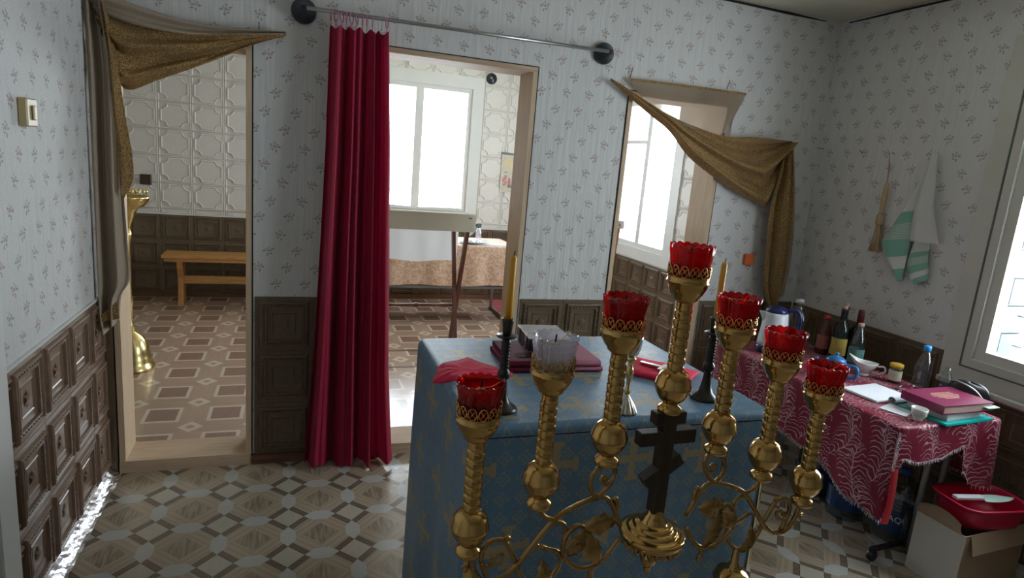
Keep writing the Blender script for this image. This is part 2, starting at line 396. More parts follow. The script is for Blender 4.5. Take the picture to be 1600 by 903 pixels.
# ---------------------------------------------------------------- mesh helpers
class MB:
    def __init__(s): s.v = []; s.f = []; s.sm = []; s.uv = {}
    def add(s, vs, fs, smooth=False, uvs=None):
        o = len(s.v); s.v += [tuple(p) for p in vs]
        for i, f in enumerate(fs):
            if uvs: s.uv[len(s.f)] = [uvs[k] for k in f] if not isinstance(uvs, list) or not isinstance(uvs[0], list) else uvs[i]
            s.f.append([k + o for k in f]); s.sm.append(smooth)
        return s
    def box(s, a, b, rot=0, piv=None, bev=0):
        x0, y0, z0 = a; x1, y1, z1 = b
        if bev:
            c = bev; vs = []
            for z, i in ((z0, c), (z0 + c, 0), (z1 - c, 0), (z1, c)):
                X0, X1, Y0, Y1 = x0 + i, x1 - i, y0 + i, y1 - i; k = c if i == 0 else c * .3
                vs += [(X0 + k, Y0, z), (X1 - k, Y0, z), (X1, Y0 + k, z), (X1, Y1 - k, z), (X1 - k, Y1, z), (X0 + k, Y1, z), (X0, Y1 - k, z), (X0, Y0 + k, z)]
            fs = [list(range(7, -1, -1)), [24 + i for i in range(8)]]
            for l in range(3):
                for i in range(8): fs.append([l * 8 + i, l * 8 + (i + 1) % 8, l * 8 + 8 + (i + 1) % 8, l * 8 + 8 + i])
        else:
            vs = [(x0, y0, z0), (x1, y0, z0), (x1, y1, z0), (x0, y1, z0), (x0, y0, z1), (x1, y0, z1), (x1, y1, z1), (x0, y1, z1)]
            fs = [[3, 2, 1, 0], [4, 5, 6, 7], [0, 1, 5, 4], [1, 2, 6, 5], [2, 3, 7, 6], [3, 0, 4, 7]]
        if rot:
            px, py = piv or ((x0 + x1) / 2, (y0 + y1) / 2); c_, s_ = math.cos(rot), math.sin(rot)
            vs = [(px + (x - px) * c_ - (y - py) * s_, py + (x - px) * s_ + (y - py) * c_, z) for x, y, z in vs]
        return s.add(vs, fs)
    def lathe(s, prof, n=24, c=(0, 0, 0), fr=None, smooth=True, caps=True, ax='z'):
        """prof: list of (radius, height); fr(theta, i) scales the radius"""
        vs = []
        for i, (r, h) in enumerate(prof):
            for k in range(n):
                t = 2 * math.pi * k / n; q = r * (fr(t, i) if fr else 1)
                p = (q * math.cos(t), q * math.sin(t), h)
                if ax == 'x': p = (h, q * math.cos(t), q * math.sin(t))
                if ax == 'y': p = (q * math.sin(t), h, q * math.cos(t))
                vs.append((c[0] + p[0], c[1] + p[1], c[2] + p[2]))
        fs = []
        for i in range(len(prof) - 1):
            for k in range(n): fs.append([i * n + k, i * n + (k + 1) % n, (i + 1) * n + (k + 1) % n, (i + 1) * n + k])
        s.add(vs, fs, smooth)
        if caps:
            o = len(s.v) - len(vs)
            if prof[0][0] > 1e-4: s.f.append([o + k for k in range(n - 1, -1, -1)]); s.sm.append(False)
            if prof[-1][0] > 1e-4: s.f.append([o + (len(prof) - 1) * n + k for k in range(n)]); s.sm.append(False)
        return s
    def tube(s, path, r, n=8, closed=False, smooth=True):
        P = [Vector(p) for p in path]; N = len(P); rr = r if isinstance(r, (list, tuple)) else [r] * N
        vs = []; up = None
        for i, p in enumerate(P):
            a = P[(i - 1) % N] if (closed or i > 0) else p; b = P[(i + 1) % N] if (closed or i < N - 1) else p
            d = (b - a)
            d = d.normalized() if d.length > 1e-9 else Vector((0, 0, 1))
            if up is None:
                up = Vector((0, 1, 0)) if abs(d.y) < .9 else Vector((1, 0, 0))
            e1 = up - d * up.dot(d)
            e1 = e1.normalized() if e1.length > 1e-6 else d.orthogonal().normalized()
            up = e1; e2 = d.cross(e1)
            for k in range(n):
                t = 2 * math.pi * k / n; vs.append(p + (e1 * math.cos(t) + e2 * math.sin(t)) * rr[i])
        fs = []
        for i in range(N if closed else N - 1):
            j = (i + 1) % N
            for k in range(n): fs.append([i * n + k, i * n + (k + 1) % n, j * n + (k + 1) % n, j * n + k])
        if not closed: fs += [[k for k in range(n - 1, -1, -1)], [(N - 1) * n + k for k in range(n)]]
        return s.add(vs, fs, smooth)
    def grid(s, fn, nu, nv, smooth=True, uv=None):
        vs = []; us = []
        for j in range(nv + 1):
            for i in range(nu + 1):
                a, b = i / nu, j / nv; vs.append(fn(a, b)); us.append(uv(a, b) if uv else (a, b))
        fs = [[j * (nu + 1) + i, j * (nu + 1) + i + 1, (j + 1) * (nu + 1) + i + 1, (j + 1) * (nu + 1) + i] for j in range(nv) for i in range(nu)]
        o = len(s.f); s.add(vs, fs, smooth)
        for k, f in enumerate(fs): s.uv[o + k] = [us[q] for q in f]
        return s
    def prism(s, poly, y0, y1):
        """polygon in x,z pushed through y"""
        n = len(poly)
        vs = [(x, y0, z) for x, z in poly] + [(x, y1, z) for x, z in poly]
        fs = [list(range(n)), list(range(2 * n - 1, n - 1, -1))] + [[i, i + n, (i + 1) % n + n, (i + 1) % n] for i in range(n)]
        return s.add(vs, fs)
    def mesh(s, name, mat):
        me = bpy.data.meshes.new(name); me.from_pydata(s.v, [], s.f); me.update()
        me.polygons.foreach_set('use_smooth', s.sm)
        if s.uv:
            ul = me.uv_layers.new(name='UVMap')
            for i, p in enumerate(me.polygons):
                if i in s.uv:
                    for k, li in enumerate(p.loop_indices): ul.data[li].uv = s.uv[i][k][:2]
        if mat: me.materials.append(MAT[mat] if isinstance(mat, str) else mat)
        bm = bmesh.new(); bm.from_mesh(me); bmesh.ops.recalc_face_normals(bm, faces=bm.faces); bm.to_mesh(me); bm.free()
        return me
    def build(s, name, mat, parent=None, loc=None, rot=None):
        return link(name, s.mesh(name, mat), parent, loc, rot)
def link(name, me, parent=None, loc=None, rot=None, scale=None):
    o = bpy.data.objects.new(name, me); COL.objects.link(o)
    if parent: o.parent = parent
    if loc: o.location = loc
    if rot: o.rotation_euler = rot
    if scale: o.scale = scale
    return o
def thing(name, label, cat, loc=(0, 0, 0), rz=0, group=None):
    o = bpy.data.objects.new(name, None); COL.objects.link(o); o.empty_display_size = .05
    o.location = loc; o.rotation_euler = (0, 0, rz); o['label'] = label; o['category'] = cat
    if group: o['group'] = group
    return o
def tag(o, label, cat, group=None):
    o['label'] = label; o['category'] = cat
    if group: o['group'] = group
    return o
def struct(o): o['kind'] = 'structure'; return o
def stuff(o): o['kind'] = 'stuff'; return o
def dup(root, loc, rz=None, label=None):
    def cp(o, par):
        c = o.copy(); COL.objects.link(c)
        if par: c.parent = par
        for ch in list(kids.get(o, [])): cp(ch, c)
        return c
    kids = {}
    for o in list(COL.objects):
        if o.parent: kids.setdefault(o.parent, []).append(o)
    c = cp(root, None); c.location = loc
    if rz is not None: c.rotation_euler = (0, 0, rz)
    if label: c['label'] = label
    return c
def spline(pts, n, closed=False):
    """Catmull-Rom through points of any dimension, n samples evenly spread over the chord length"""
    P = [Vector(p).to_3d() if len(p) < 3 else Vector(p) for p in pts]; N = len(P); out = []
    seg = N if closed else N - 1
    dense = []
    for i in range(seg):
        p0 = P[(i - 1) % N] if (closed or i > 0) else P[0] * 2 - P[1]; p1 = P[i]; p2 = P[(i + 1) % N]
        p3 = P[(i + 2) % N] if (closed or i + 2 < N) else P[-1] * 2 - P[-2]
        for k in range(12):
            t = k / 12; dense.append(.5 * ((2 * p1) + (p2 - p0) * t + (2 * p0 - 5 * p1 + 4 * p2 - p3) * t * t + (3 * p1 - p0 - 3 * p2 + p3) * t ** 3))
    dense.append(P[0] if closed else P[-1])
    L = [0]
    for a, b in zip(dense, dense[1:]): L.append(L[-1] + (b - a).length)
    j = 0
    for k in range(n):
        d = L[-1] * k / (n if closed else n - 1)
        while j < len(L) - 2 and L[j + 1] < d: j += 1
        q = (d - L[j]) / max(1e-9, L[j + 1] - L[j]); out.append(dense[j].lerp(dense[j + 1], min(1, q)))
    return out

# ---------------------------------------------------------------- the rooms
def wall(name, axis, at0, at1, lo, hi, z0, z1, holes, mat):
    """a wall between planes at0 and at1 (axis 'x' or 'y'), holes = (a, b, zlow, zhigh)"""
    us = sorted({lo, hi, *[h[0] for h in holes], *[h[1] for h in holes]}); zs = sorted({z0, z1, *[h[2] for h in holes], *[h[3] for h in holes]})
    us = [u for u in us if lo <= u <= hi]; zs = [z for z in zs if z0 <= z <= z1]
    solid = {}
    for i in range(len(us) - 1):
        for j in range(len(zs) - 1):
            c = ((us[i] + us[i + 1]) / 2, (zs[j] + zs[j + 1]) / 2)
            solid[i, j] = not any(h[0] < c[0] < h[1] and h[2] < c[1] < h[3] for h in holes)
    mb = MB(); P = (lambda u, d, z: (u, d, z)) if axis == 'y' else (lambda u, d, z: (d, u, z))
    for (i, j), s_ in solid.items():
        if not s_: continue
        a, b, c, d = us[i], us[i + 1], zs[j], zs[j + 1]
        for at in (at0, at1): mb.add([P(a, at, c), P(b, at, c), P(b, at, d), P(a, at, d)], [[0, 1, 2, 3]])
        for di, dj, e in ((-1, 0, (a, c, a, d)), (1, 0, (b, c, b, d)), (0, -1, (a, c, b, c)), (0, 1, (a, d, b, d))):
            if not solid.get((i + di, j + dj), False):
                mb.add([P(e[0], at0, e[1]), P(e[2], at0, e[3]), P(e[2], at1, e[3]), P(e[0], at1, e[1])], [[0, 1, 2, 3]])
    return struct(mb.build(name, mat))
LD = (-.735, -.178, 0, 1.945); CD = (.36, 1.135, 0, 2.015); RD = (1.655, 2.272, 0, 1.965)
fl = struct(MB().box((XL - .1, BK - .1, -.12), (XR + .3, 0.0, 0)).build('floor', 'floor_a'))
fn = struct(MB().box((NL - .1, 0.0, -.12), (XR + .3, FAR + .3, NZ)).build('floor_nave', 'floor_b'))
ce = struct(MB().box((NL - .1, BK - .1, HC), (XR + .3, FAR + .3, HC + .1)).build('ceiling', 'ceiling'))
W3 = (-2.10, -1.145, .84, 2.14); W4 = (-4.16, -3.045, .84, 2.14); W2 = (1.49, 2.42, .875, 2.19); W1 = (.64, 1.70, .93, 2.23)
wl = wall('wall_left', 'x', XL - .1, XL, BK, TP, 0, HC, [], 'paper_y')
wf = wall('wall_front', 'y', 0, TP, XL, XR, 0, HC, [LD, CD, RD], 'paper_x')
wr = wall('wall_right', 'x', XR, XR + .26, BK, FAR, 0, HC, [W3, W2], 'paper_y')
wb_ = wall('wall_back', 'y', BK - .1, BK, XL, XR, 0, HC, [], 'paper_x')
wfar = wall('wall_far', 'y', FAR, FAR + .26, NL, XR + .26, 0, HC, [W1], 'white_tile')
wnl = wall('wall_nave_left', 'x', NL - .1, NL, TP, FAR, 0, HC, [], 'white_tile')
wnp = wall('wall_nave_front', 'y', TP - .001, TP - .0005, NL, XL, 0, HC, [], 'white_tile')
# dark gap lines where the ceiling boards meet the walls, and stains
crk = MB()
crk.tube([(1.7, -.004, HC - .012), (2.2, -.006, HC - .009), (2.6, -.004, HC - .014), (2.86, -.006, HC - .018)], [.002, .006, .007, .002], 6)
crk.tube([(XR - .006, -.06, HC - .018), (XR - .008, -.4, HC - .013), (XR - .005, -.75, HC - .010), (XR - .006, -1.2, HC - .008)], [.003, .006, .005, .002], 6)
struct(crk.build('trim_1', 'black_gap'))

# embossed panels (shared meshes, unit = one pitch, facing -y, centred)
def dado_tile():
    mb = MB(); prof = [(.5, 0), (.498, .020), (.425, .022), (.41, .060), (.385, .066), (.365, .035), (.335, .035), (.325, .055), (.305, .055), (.295, .015), (.20, .010), (.19, .022), (.175, .012)]
    vs = []
    for a, h in prof: vs += [(-a, -h, -a), (a, -h, -a), (a, -h, a), (-a, -h, a)]
    fs = []
    for i in range(len(prof) - 1):
        for k in range(4): fs.append([i * 4 + k, i * 4 + (k + 1) % 4, i * 4 + 4 + (k + 1) % 4, i * 4 + 4 + k])
    l = (len(prof) - 1) * 4; fs.append([l, l + 1, l + 2, l + 3]); mb.add(vs, fs)
    # rosette
    vs = [(0, -.05, 0)]; n = 12
    for k in range(n):
        t = 2 * math.pi * k / n; q = .12 if k % 2 else .065; vs.append((q * math.cos(t), -.014 if k % 2 else -.035, q * math.sin(t)))
    mb.add(vs, [[0, 1 + k, 1 + (k + 1) % n] for k in range(n)], True)
    # bead rows on the frame
    for sx in (-1, 1):
        for k in range(9):
            z = -.32 + k * .08
            for (x, zz) in ((sx * .35, z), (z, sx * .35)):
                mb.add([(x - .016, -.035, zz - .024), (x + .016, -.035, zz - .024), (x + .016, -.035, zz + .024), (x - .016, -.035, zz + .024), (x, -.058, zz)], [[0, 1, 4], [1, 2, 4], [2, 3, 4], [3, 0, 4]])
    return mb
def white_tile():
    mb = MB(); rr = .21; pts = []
    for cx, cz, a0 in ((.5, .5, 180), (-.5, .5, 270), (-.5, -.5, 0), (.5, -.5, 90)):
        seq = [(cx * .86 + rr * math.cos(R(a0 + k * 22.5)), cz * .86 + rr * math.sin(R(a0 + k * 22.5))) for k in range(4, -1, -1)]
        pts += seq
    n = len(pts); vs = [(-.5, 0, -.5), (.5, 0, -.5), (.5, 0, .5), (-.5, 0, .5)]
    vs += [(-.498, -.014, -.498), (.498, -.014, -.498), (.498, -.014, .498), (-.498, -.014, .498), (-.475, -.034, -.475), (.475, -.034, -.475), (.475, -.034, .475), (-.475, -.034, .475), (-.445, -.014, -.445), (.445, -.014, -.445), (.445, -.014, .445), (-.445, -.014, .445)]
    fs = []
    for l in range(3):
        for k in range(4): fs.append([l * 4 + k, l * 4 + (k + 1) % 4, l * 4 + 4 + (k + 1) % 4, l * 4 + 4 + k])
    fs.append([12, 13, 14, 15]); mb.add(vs, fs)
    rings = [(1.0, -.014), (.985, -.048), (.92, -.052), (.86, -.034)]
    vs = []
    for s_, y in rings: vs += [(x * s_, y, z * s_) for x, z in pts]
    fs = [[l * n + k, l * n + (k + 1) % n, (l + 1) * n + (k + 1) % n, (l + 1) * n + k] for l in range(len(rings) - 1) for k in range(n)]
    fs.append([(len(rings) - 1) * n + k for k in range(n)]); mb.add(vs, fs)
    return mb
ME_D = dado_tile().mesh('panel', 'dado'); ME_DF = dado_tile().mesh('panel', 'dado_far'); ME_W = white_tile().mesh('tile', 'white_tile')
def tiles(par, me, name, axis, at, face, lo, hi, z0, z1, pu, pz, start=None, zstart=None):
    """cover lo..hi x z0..z1; whole pitch lattice from start when given (end tiles cut narrower), else fitted"""
    def cuts(a, b, p, st):
        if st is None:
            n = max(1, round((b - a) / p)); return [a + (b - a) * i / n for i in range(n + 1)]
        k = math.floor((a - st) / p) + 1; c = [a]
        while st + k * p < b - 1e-4:
            if st + k * p > c[-1] + .02: c.append(st + k * p)
            k += 1
        return c + [b]
    us = cuts(lo, hi, pu, start); zs = cuts(z0, z1, pz, zstart)
    rot = {'-y': 0, '+y': math.pi, '+x': math.pi / 2, '-x': -math.pi / 2}[face]
    for i in range(len(us) - 1):
        for j in range(len(zs) - 1):
            w, h = us[i + 1] - us[i], zs[j + 1] - zs[j]
            if w < .03 or h < .03: continue
            c = (us[i] + us[i + 1]) / 2; z = (zs[j] + zs[j + 1]) / 2
            link(name, me, par, (c, at, z) if axis == 'x' else (at, c, z), (0, 0, rot), (w * .996, pu, h * .996))
ZB = .03
tiles(wl, ME_D, 'panel', 'y', XL, '+x', -1.022, -.005, ZB, DZ, .258, .27, -.981)
tiles(wf, ME_DF, 'panel', 'x', 0, '-y', -.165, .36, .045, DZ, .26, .265)
tiles(wf, ME_DF, 'panel', 'x', 0, '-y', 1.15, 1.65, .045, DZ, .262, .265)
tiles(wf, ME_DF, 'panel', 'x', 0, '-y', 2.285, XR - .01, .045, DZ, .262, .265)
struct(MB().box((XL, -.012, 0), (-.742, 0, DZ)).build('trim_6', 'dado_far'))
tiles(wr, ME_DF, 'panel', 'y', XR, '-x', -1.0, -.012, .045, DZ, .26, .265)
tiles(wr, ME_DF, 'panel', 'y', XR, '-x', -2.4, -1.0, .045, .69, .26, .22)
tiles(wr, ME_DF, 'panel', 'y', XR, '-x', TP + .01, FAR - .012, .09, .76, .262, .235)
tiles(wr, ME_W, 'tile', 'y', XR, '-x', TP + .01, 1.40, .80, HC - .01, .27, .235, None, .826)
tiles(wr, ME_W, 'tile', 'y', XR, '-x', 2.51, FAR - .012, .80, HC - .01, .27, .235, None, .826)
tiles(wfar, ME_DF, 'panel', 'x', FAR, '-y', NL + .01, XR - .02, .09, .822, .262, .245, -1.143)
tiles(wfar, ME_W, 'tile', 'x', FAR, '-y', -1.95, .55, .826, HC - .005, .27, .2355, -1.143, .87)
tiles(wfar, ME_W, 'tile', 'x', FAR, '-y', 1.80, XR - .02, .826, HC - .005, .27, .2355, -1.143, .87)
tiles(wfar, ME_W, 'tile', 'x', FAR, '-y', .55, 1.80, 2.335, HC - .005, .27, .2355, -1.143, .87)

# skirtings, rails, thresholds, jambs
def trim(i, mb, mat): return struct(mb.build('trim_%d' % i, mat))
struct(MB().box((-.178, -.018, 0), (.36, 0, .045)).build('baseboard_front', 'skirt'))
struct(MB().box((1.15, -.016, 0), (1.64, 0, .045)).build('baseboard_front.001', 'skirt'))
foil = MB()
foil.grid(lambda a, b: (XL + .003 + .050 * b + .004 * random.random(), BK + .1 + (-BK - .12) * a, .034 * (1 - b) ** 2 + .003 + .005 * random.random()), 240, 4, False)
struct(foil.build('baseboard_left', 'foil'))
struct(MB().box((NL, FAR - .016, NZ), (XR, FAR, NZ + .05)).build('baseboard_far', 'skirt'))
struct(MB().box((XR - .016, TP, NZ), (XR, FAR, NZ + .05)).build('baseboard_right', 'skirt'))
# rail between dado and paper
rail = MB().box((XL, 0, DZ - .004), (XL + .01, -1.0, DZ + .006)); trim(2, rail, 'white_paint')
trim(3, MB().box((-1.9, FAR - .012, .816), (.55, FAR, .832)).box((1.80, FAR - .012, .816), (XR, FAR, .832)), 'white_paint')
def doorway(n, d, t, th):
    a, b, _, h = d; e = struct(bpy.data.objects.new('door_%d' % n, None)); COL.objects.link(e)
    MB().box((a, -.006, th), (a + t, TP + .012, h - t)).build('jamb', 'raw_v', e)
    MB().box((b - t, -.006, th), (b, TP + .012, h - t)).build('jamb', 'raw_v', e)
    MB().box((a, -.006, h - t), (b, TP + .012, h)).build('lintel', 'raw_h', e)
    MB().box((a, -.014, 0), (b, TP + .012, th)).build('threshold', 'raw_h', e)
    g = MB(); g.box((b + .001, -.004, .04), (b + .006, .003, h + .004)).box((a - .006, -.004, .04), (a - .001, .003, h + .004)).box((a, -.004, h + .001), (b, .003, h + .005))
    g.build('gap', 'black_gap', e)
doorway(1, LD, .024, .058); doorway(2, CD, .024, .058); doorway(3, RD, .024, .058)
# door casing on the left wall at the edge of the picture
e = struct(bpy.data.objects.new('door_4', None)); COL.objects.link(e)
MB().box((XL, -1.14, 0), (XL + .022, -1.022, 2.08), bev=.004).build('casing', 'white_paint', e)
MB().box((XL, -2.05, 0), (XL + .022, -1.94, 2.08), bev=.004).build('casing', 'white_paint', e)
MB().box((XL, -1.94, 1.98), (XL + .022, -1.14, 2.08), bev=.004).build('casing', 'white_paint', e)
MB().box((XL, -1.94, .01), (XL + .012, -1.14, 1.98)).build('leaf', 'white_paint', e)
# vinyl seams on the nave floor
trim(4, MB().box((.36, 1.20, NZ), (2.6, 1.225, NZ + .003)), 'skirt'); trim(5, MB().box((.36, 1.575, NZ), (2.6, 1.60, NZ + .003)), 'skirt')

def window(n, axis, at, inward, hole, casing, mulls, transom=None, mat='white_paint', cas_z=None, sash=.045):
    """built from bars; axis 'x' means the glass lies in a plane x = const"""
    a, b, z0, z1 = hole
    e = struct(bpy.data.objects.new('window_%d' % n, None)); COL.objects.link(e)
    s = -1 if inward < 0 else 1
    def bar(name, u0, u1, w0, w1, d0, d1, m=mat):
        lo, hi = sorted((at + s * d0, at + s * d1)); mb = MB()
        if axis == 'x': mb.box((lo, u0, w0), (hi, u1, w1))
        else: mb.box((u0, lo, w0), (u1, hi, w1))
        return mb.build(name, m, e)
    cl, cr, cb, ct = casing
    bar('casing', a - cl, a - sash * 0, z0 - cb, z1 + ct, 0, .022); bar('casing', b, b + cr, z0 - cb, z1 + ct, 0, .022)
    bar('casing', a, b, z1, z1 + ct, 0, .022); bar('casing', a, b, z0 - cb, z0, 0, .022)
    # fixed frame and sashes set back in the opening
    for (u0, u1) in ((a, a + sash), (b - sash, b)): bar('stile', u0, u1, z0, z1, -.06, .006)
    bar('rail', a + sash, b - sash, z0, z0 + sash, -.06, .006); bar('rail', a + sash, b - sash, z1 - sash, z1, -.06, .006)
    us = [a + sash] + [q for m0, m1 in mulls for q in (m0, m1)] + [b - sash]
    for m0, m1 in mulls: bar('mullion', m0, m1, z0 + sash, z1 - sash, -.06, .010)
    for i in range(0, len(us), 2):
        u0, u1 = us[i], us[i + 1]
        zs = [(z0 + sash, z1 - sash)]
        if transom and transom[0] == i // 2:
            t = transom[1]; bar('transom', u0, u1, t - .016, t + .016, -.05, .004); zs = [(z0 + sash, t - .016), (t + .016, z1 - sash)]
        for w0, w1 in zs: bar('pane', u0, u1, w0, w1, -.032, -.028, 'pane')
    return e
# glass nave window in the far wall
window(1, 'y', FAR, -1, W1, (.10, .11, .15, .12), [(1.125, 1.205)])
window(2, 'x', XR, -1, W2, (.11, .10, .10, .10), [(1.93, 1.995)], (1, 1.82))
w3 = window(3, 'x', XR, -1, W3, (.12, .13, .15, .13), [(-1.73, -1.67)], None, 'old_paint')
# dark groove between casing and sash of window 3, lower ledge
MB().box((XR - .026, -1.105, .80), (XR - .021, -1.098, 2.18)).box((XR - .026, -2.3, .795), (XR - .021, -1.098, .802)).build('groove', 'groove', w3)
MB().box((XR - .05, -2.36, .70), (XR - .02, -1.02, .725), bev=.004).build('ledge', 'old_paint', w3)
# brick reveal outside and wire grille
for k in range(10):
    MB().box((XR + .10, W3[1] - .026 + (.006 if k % 2 else 0), W3[2] + .004 + k * .13), (XR + .258, W3[1] + .0, W3[2] + .124 + k * .13)).build('brick', 'stucco', w3)
for k in range(9):
    z = W3[2] + .07 + k * .14; MB().tube([(XR + .19, W3[0], z), (XR + .19, W3[1], z)], .003, 6).build('grille_wire', 'grey_metal', w3)
for k in range(4):
    y = W3[1] - .06 - k * .30; MB().tube([(XR + .185, y, W3[2] + .75), (XR + .185, y - .30, W3[2])], .003, 6).build('grille_wire', 'grey_metal', w3)

# ---------------------------------------------------------------- candlestand with seven branches
CX, CY, CA = .7115, -2.0656, .031
root = thing('seven_branch_candelabrum', 'tall brass seven-branched candlestand with scrollwork and a dark cross, in front of blue altar', 'candelabrum', (CX, CY, 0), CA)
ball_p = [(.020, -.060), (.024, -.056), (.025, -.050), (.021, -.044), (.015, -.040), (.015, -.037), (.024, -.030), (.032, -.017), (.0345, -.008), (.036, -.006), (.036, .0), (.0345, .003), (.033, .012), (.027, .024), (.018, .031), (.010, .034)]
def helix():
    mb = MB(); n = 24; h0, h1 = .026, .172; rows = 74; vs = []
    for j in range(rows + 1):
        z = h0 + (h1 - h0) * j / rows
        for k in range(n):
            t = k / n; ph = ((z - h0) / .0172 + t) % 1.0; q = .0166 - .0030 * max(0, 1 - abs(ph - .5) / .16)
            if z > h1 - .016: q = .0155
            a = 2 * math.pi * t; vs.append((q * math.cos(a), q * math.sin(a), z))
    fs = [[j * n + k, j * n + (k + 1) % n, (j + 1) * n + (k + 1) % n, (j + 1) * n + k] for j in range(rows) for k in range(n)]
    return mb.add(vs, fs, True)
bowl_p = [(.0155, .166), (.020, .170), (.024, .173), (.024, .176), (.031, .184), (.037, .196), (.039, .204), (.041, .206), (.041, .2085), (.0395, .210), (.0395, .217)]
def gallery():
    mb = MB(); n = 13; rr = .0393
    def w(t, z): return (rr * math.cos(t), rr * math.sin(t), z)
    mb.tube([w(2 * math.pi * k / 40, .2175) for k in range(40)], .0014, 6, True)
    for k in range(n):
        t = 2 * math.pi * k / n; d = math.pi / n * .80
        mb.tube([w(t + d * math.cos(a), .2295 + .0105 * math.sin(a)) for a in [2 * math.pi * q / 12 for q in range(12)]], .0013, 4, True)
        mb.tube([w(t - d * .7, .222), w(t, .2295), w(t + d * .7, .237)], .0011, 4); mb.tube([w(t - d * .7, .237), w(t, .2295), w(t + d * .7, .222)], .0011, 4)
        mb.tube([w(t + math.pi / n, .2185), w(t + math.pi / n, .231)], .0016, 4)
    return mb
ME_ball = MB().lathe(ball_p, 28).mesh('ball', 'brass'); ME_tube = helix().mesh('spiral_tube', 'brass')
ME_bowl = MB().lathe(bowl_p, 28, caps=False).lathe([(.036, .205), (.030, .190), (.0, .183)], 28).mesh('cup', 'brass'); ME_gal = gallery().mesh('pierced_gallery', 'brass')
SP = [-.3997, -.2654, -.1303, 0, .1303, .2654, .3997]; ZB_ = [.8963, .9758, 1.0492, 1.148, 1.0492, .9758, .8963]
for s_, z_ in zip(SP, ZB_):
    br = link('ball', ME_ball, root, (s_, 0, z_)); br.name = 'branch_ball'
    link('spiral_tube', ME_tube, root, (s_, 0, z_), (0, 0, random.random() * 6))
    bw = link('cup', ME_bowl, root, (s_, 0, z_)); link('pierced_gallery', ME_gal, bw, (0, 0, 0), (0, 0, random.random() * 6))
scr = dict(
 main=[(.08, .85), (.09, .87), (.104, .9), (.13, .921), (.16, .915), (.196, .903), (.229, .884), (.255, .853), (.301, .795), (.337, .772), (.368, .775), (.388, .805), (.397, .838)],
 toR2=[(.229, .884), (.246, .890), (.258, .901), (.265, .918)],
 r1loop=[(.14, .92), (.122, .937), (.110, .957), (.107, .973), (.115, .986), (.130, .989), (.150, .979), (.160, .956), (.154, .933), (.138, .917)],
 r1curl=[(.112, .951), (.127, .947), (.137, .956), (.131, .964), (.125, .958)],
 r3loop=[(.235, .745), (.255, .744), (.273, .754), (.29, .775), (.3, .801), (.313, .827), (.326, .85), (.343, .856), (.363, .849), (.372, .823), (.365, .797), (.355, .774)],
 r3curl=[(.372, .815), (.36, .804), (.34, .808), (.33, .823), (.34, .828), (.352, .818)],
 low=[(.235, .744), (.214, .763), (.204, .79), (.212, .81), (.235, .82), (.254, .83)],
 disc=[(.082, .825), (.093, .805), (.107, .787), (.128, .772), (.158, .769), (.184, .783), (.204, .808), (.203, .841), (.194, .858), (.179, .867), (.162, .859)],
 mid=[(.205, .819), (.204, .841), (.203, .864), (.218, .878), (.239, .872)],
 pend=[(.128, .772), (.136, .756), (.132, .741)], bud=[(.096, .882), (.093, .899), (.098, .909)])
rad = dict(main=.0056, toR2=.005, r1loop=.005, r1curl=.004, r3loop=.005, r3curl=.004, low=.0048, disc=.0052, mid=.0045, pend=.0055, bud=.005)
def leaf(mb, pts, w, side):
    sp = spline([(x, 0, z) for x, z in pts], 10); n = len(sp)
    vs = []
    for i, p in enumerate(sp):
        t = i / (n - 1); d = (sp[min(i + 1, n - 1)] - sp[max(0, i - 1)]).normalized(); nn = Vector((-d.z, 0, d.x))
        ww = w * math.sin(math.pi * min(1, t * .9 + .08)) * (1 + .35 * (i % 2)); c = -.012 - .012 * math.sin(t * 3)
        vs += [p + nn * ww + Vector((0, c + .006, 0)), p + nn * ww * .5 + Vector((0, c - .002, 0)), p + Vector((0, c + .003, 0)), p - nn * ww * .5 + Vector((0, c - .002, 0)), p - nn * ww + Vector((0, c + .006, 0))]
    mb.add(vs, [[i * 5 + k, i * 5 + k + 1, i * 5 + k + 6, i * 5 + k + 5] for i in range(n - 1) for k in range(4)], True)
for sg in (-1, 1):
    mb = MB()
    for k, p in scr.items():
        q = spline([(sg * x, 0, z) for x, z in p], 30 if len(p) > 6 else 14); r0 = rad[k]; N = len(q)
        rr = [r0 * (1.0 if i < N * .75 else 1.0 - .35 * (i - N * .75) / (N * .25)) for i in range(N)] if 'curl' in k else [r0] * N
        if k in ('disc', 'r3loop', 'low'): q = [p_ + Vector((0, -.004 if k == 'disc' else .004, 0)) for p_ in q]
        mb.tube(q, rr, 8)
    for (x, z) in ((.098, .911), (.132, .739), (.127, .958), (.323, .858), (.352, .818), (.402, .806), (.262, .833)):
        mb.lathe([(0, -.007), (.005, -.004), (.0065, 0), (.005, .004), (0, .007)], 10, (sg * x, 0, z))
    mb.tube([(sg * .395, 0, .81), (sg * .41, 0, .812)], .003, 6)
    mb.build('scroll', 'brass_cast', root)
    for pts, w in (([(.165, .857), (.133, .872), (.098, .871)], .020), ([(.163, .854), (.146, .817), (.127, .776)], .015), ([(.163, .854), (.180, .837), (.196, .808)], .016), ([(.235, .747), (.247, .777), (.252, .810)], .013)):
        lb = MB(); leaf(lb, [(sg * x, z) for x, z in pts], w, sg); lb.build('leaf', 'brass_cast', root)
    MB().lathe([(.0, .05), (.13, .0), (.13, .012), (.10, .03), (.03, .05), (.018, .07), (.018, .62), (.036, .655), (.042, .675), (.036, .690), (.022, .698), (.013, .702), (.014, .707), (.009, .715), (.0075, .745), (.006, .75)][1:], 28, (sg * .233, 0, 0)).build('post', 'brass', root)
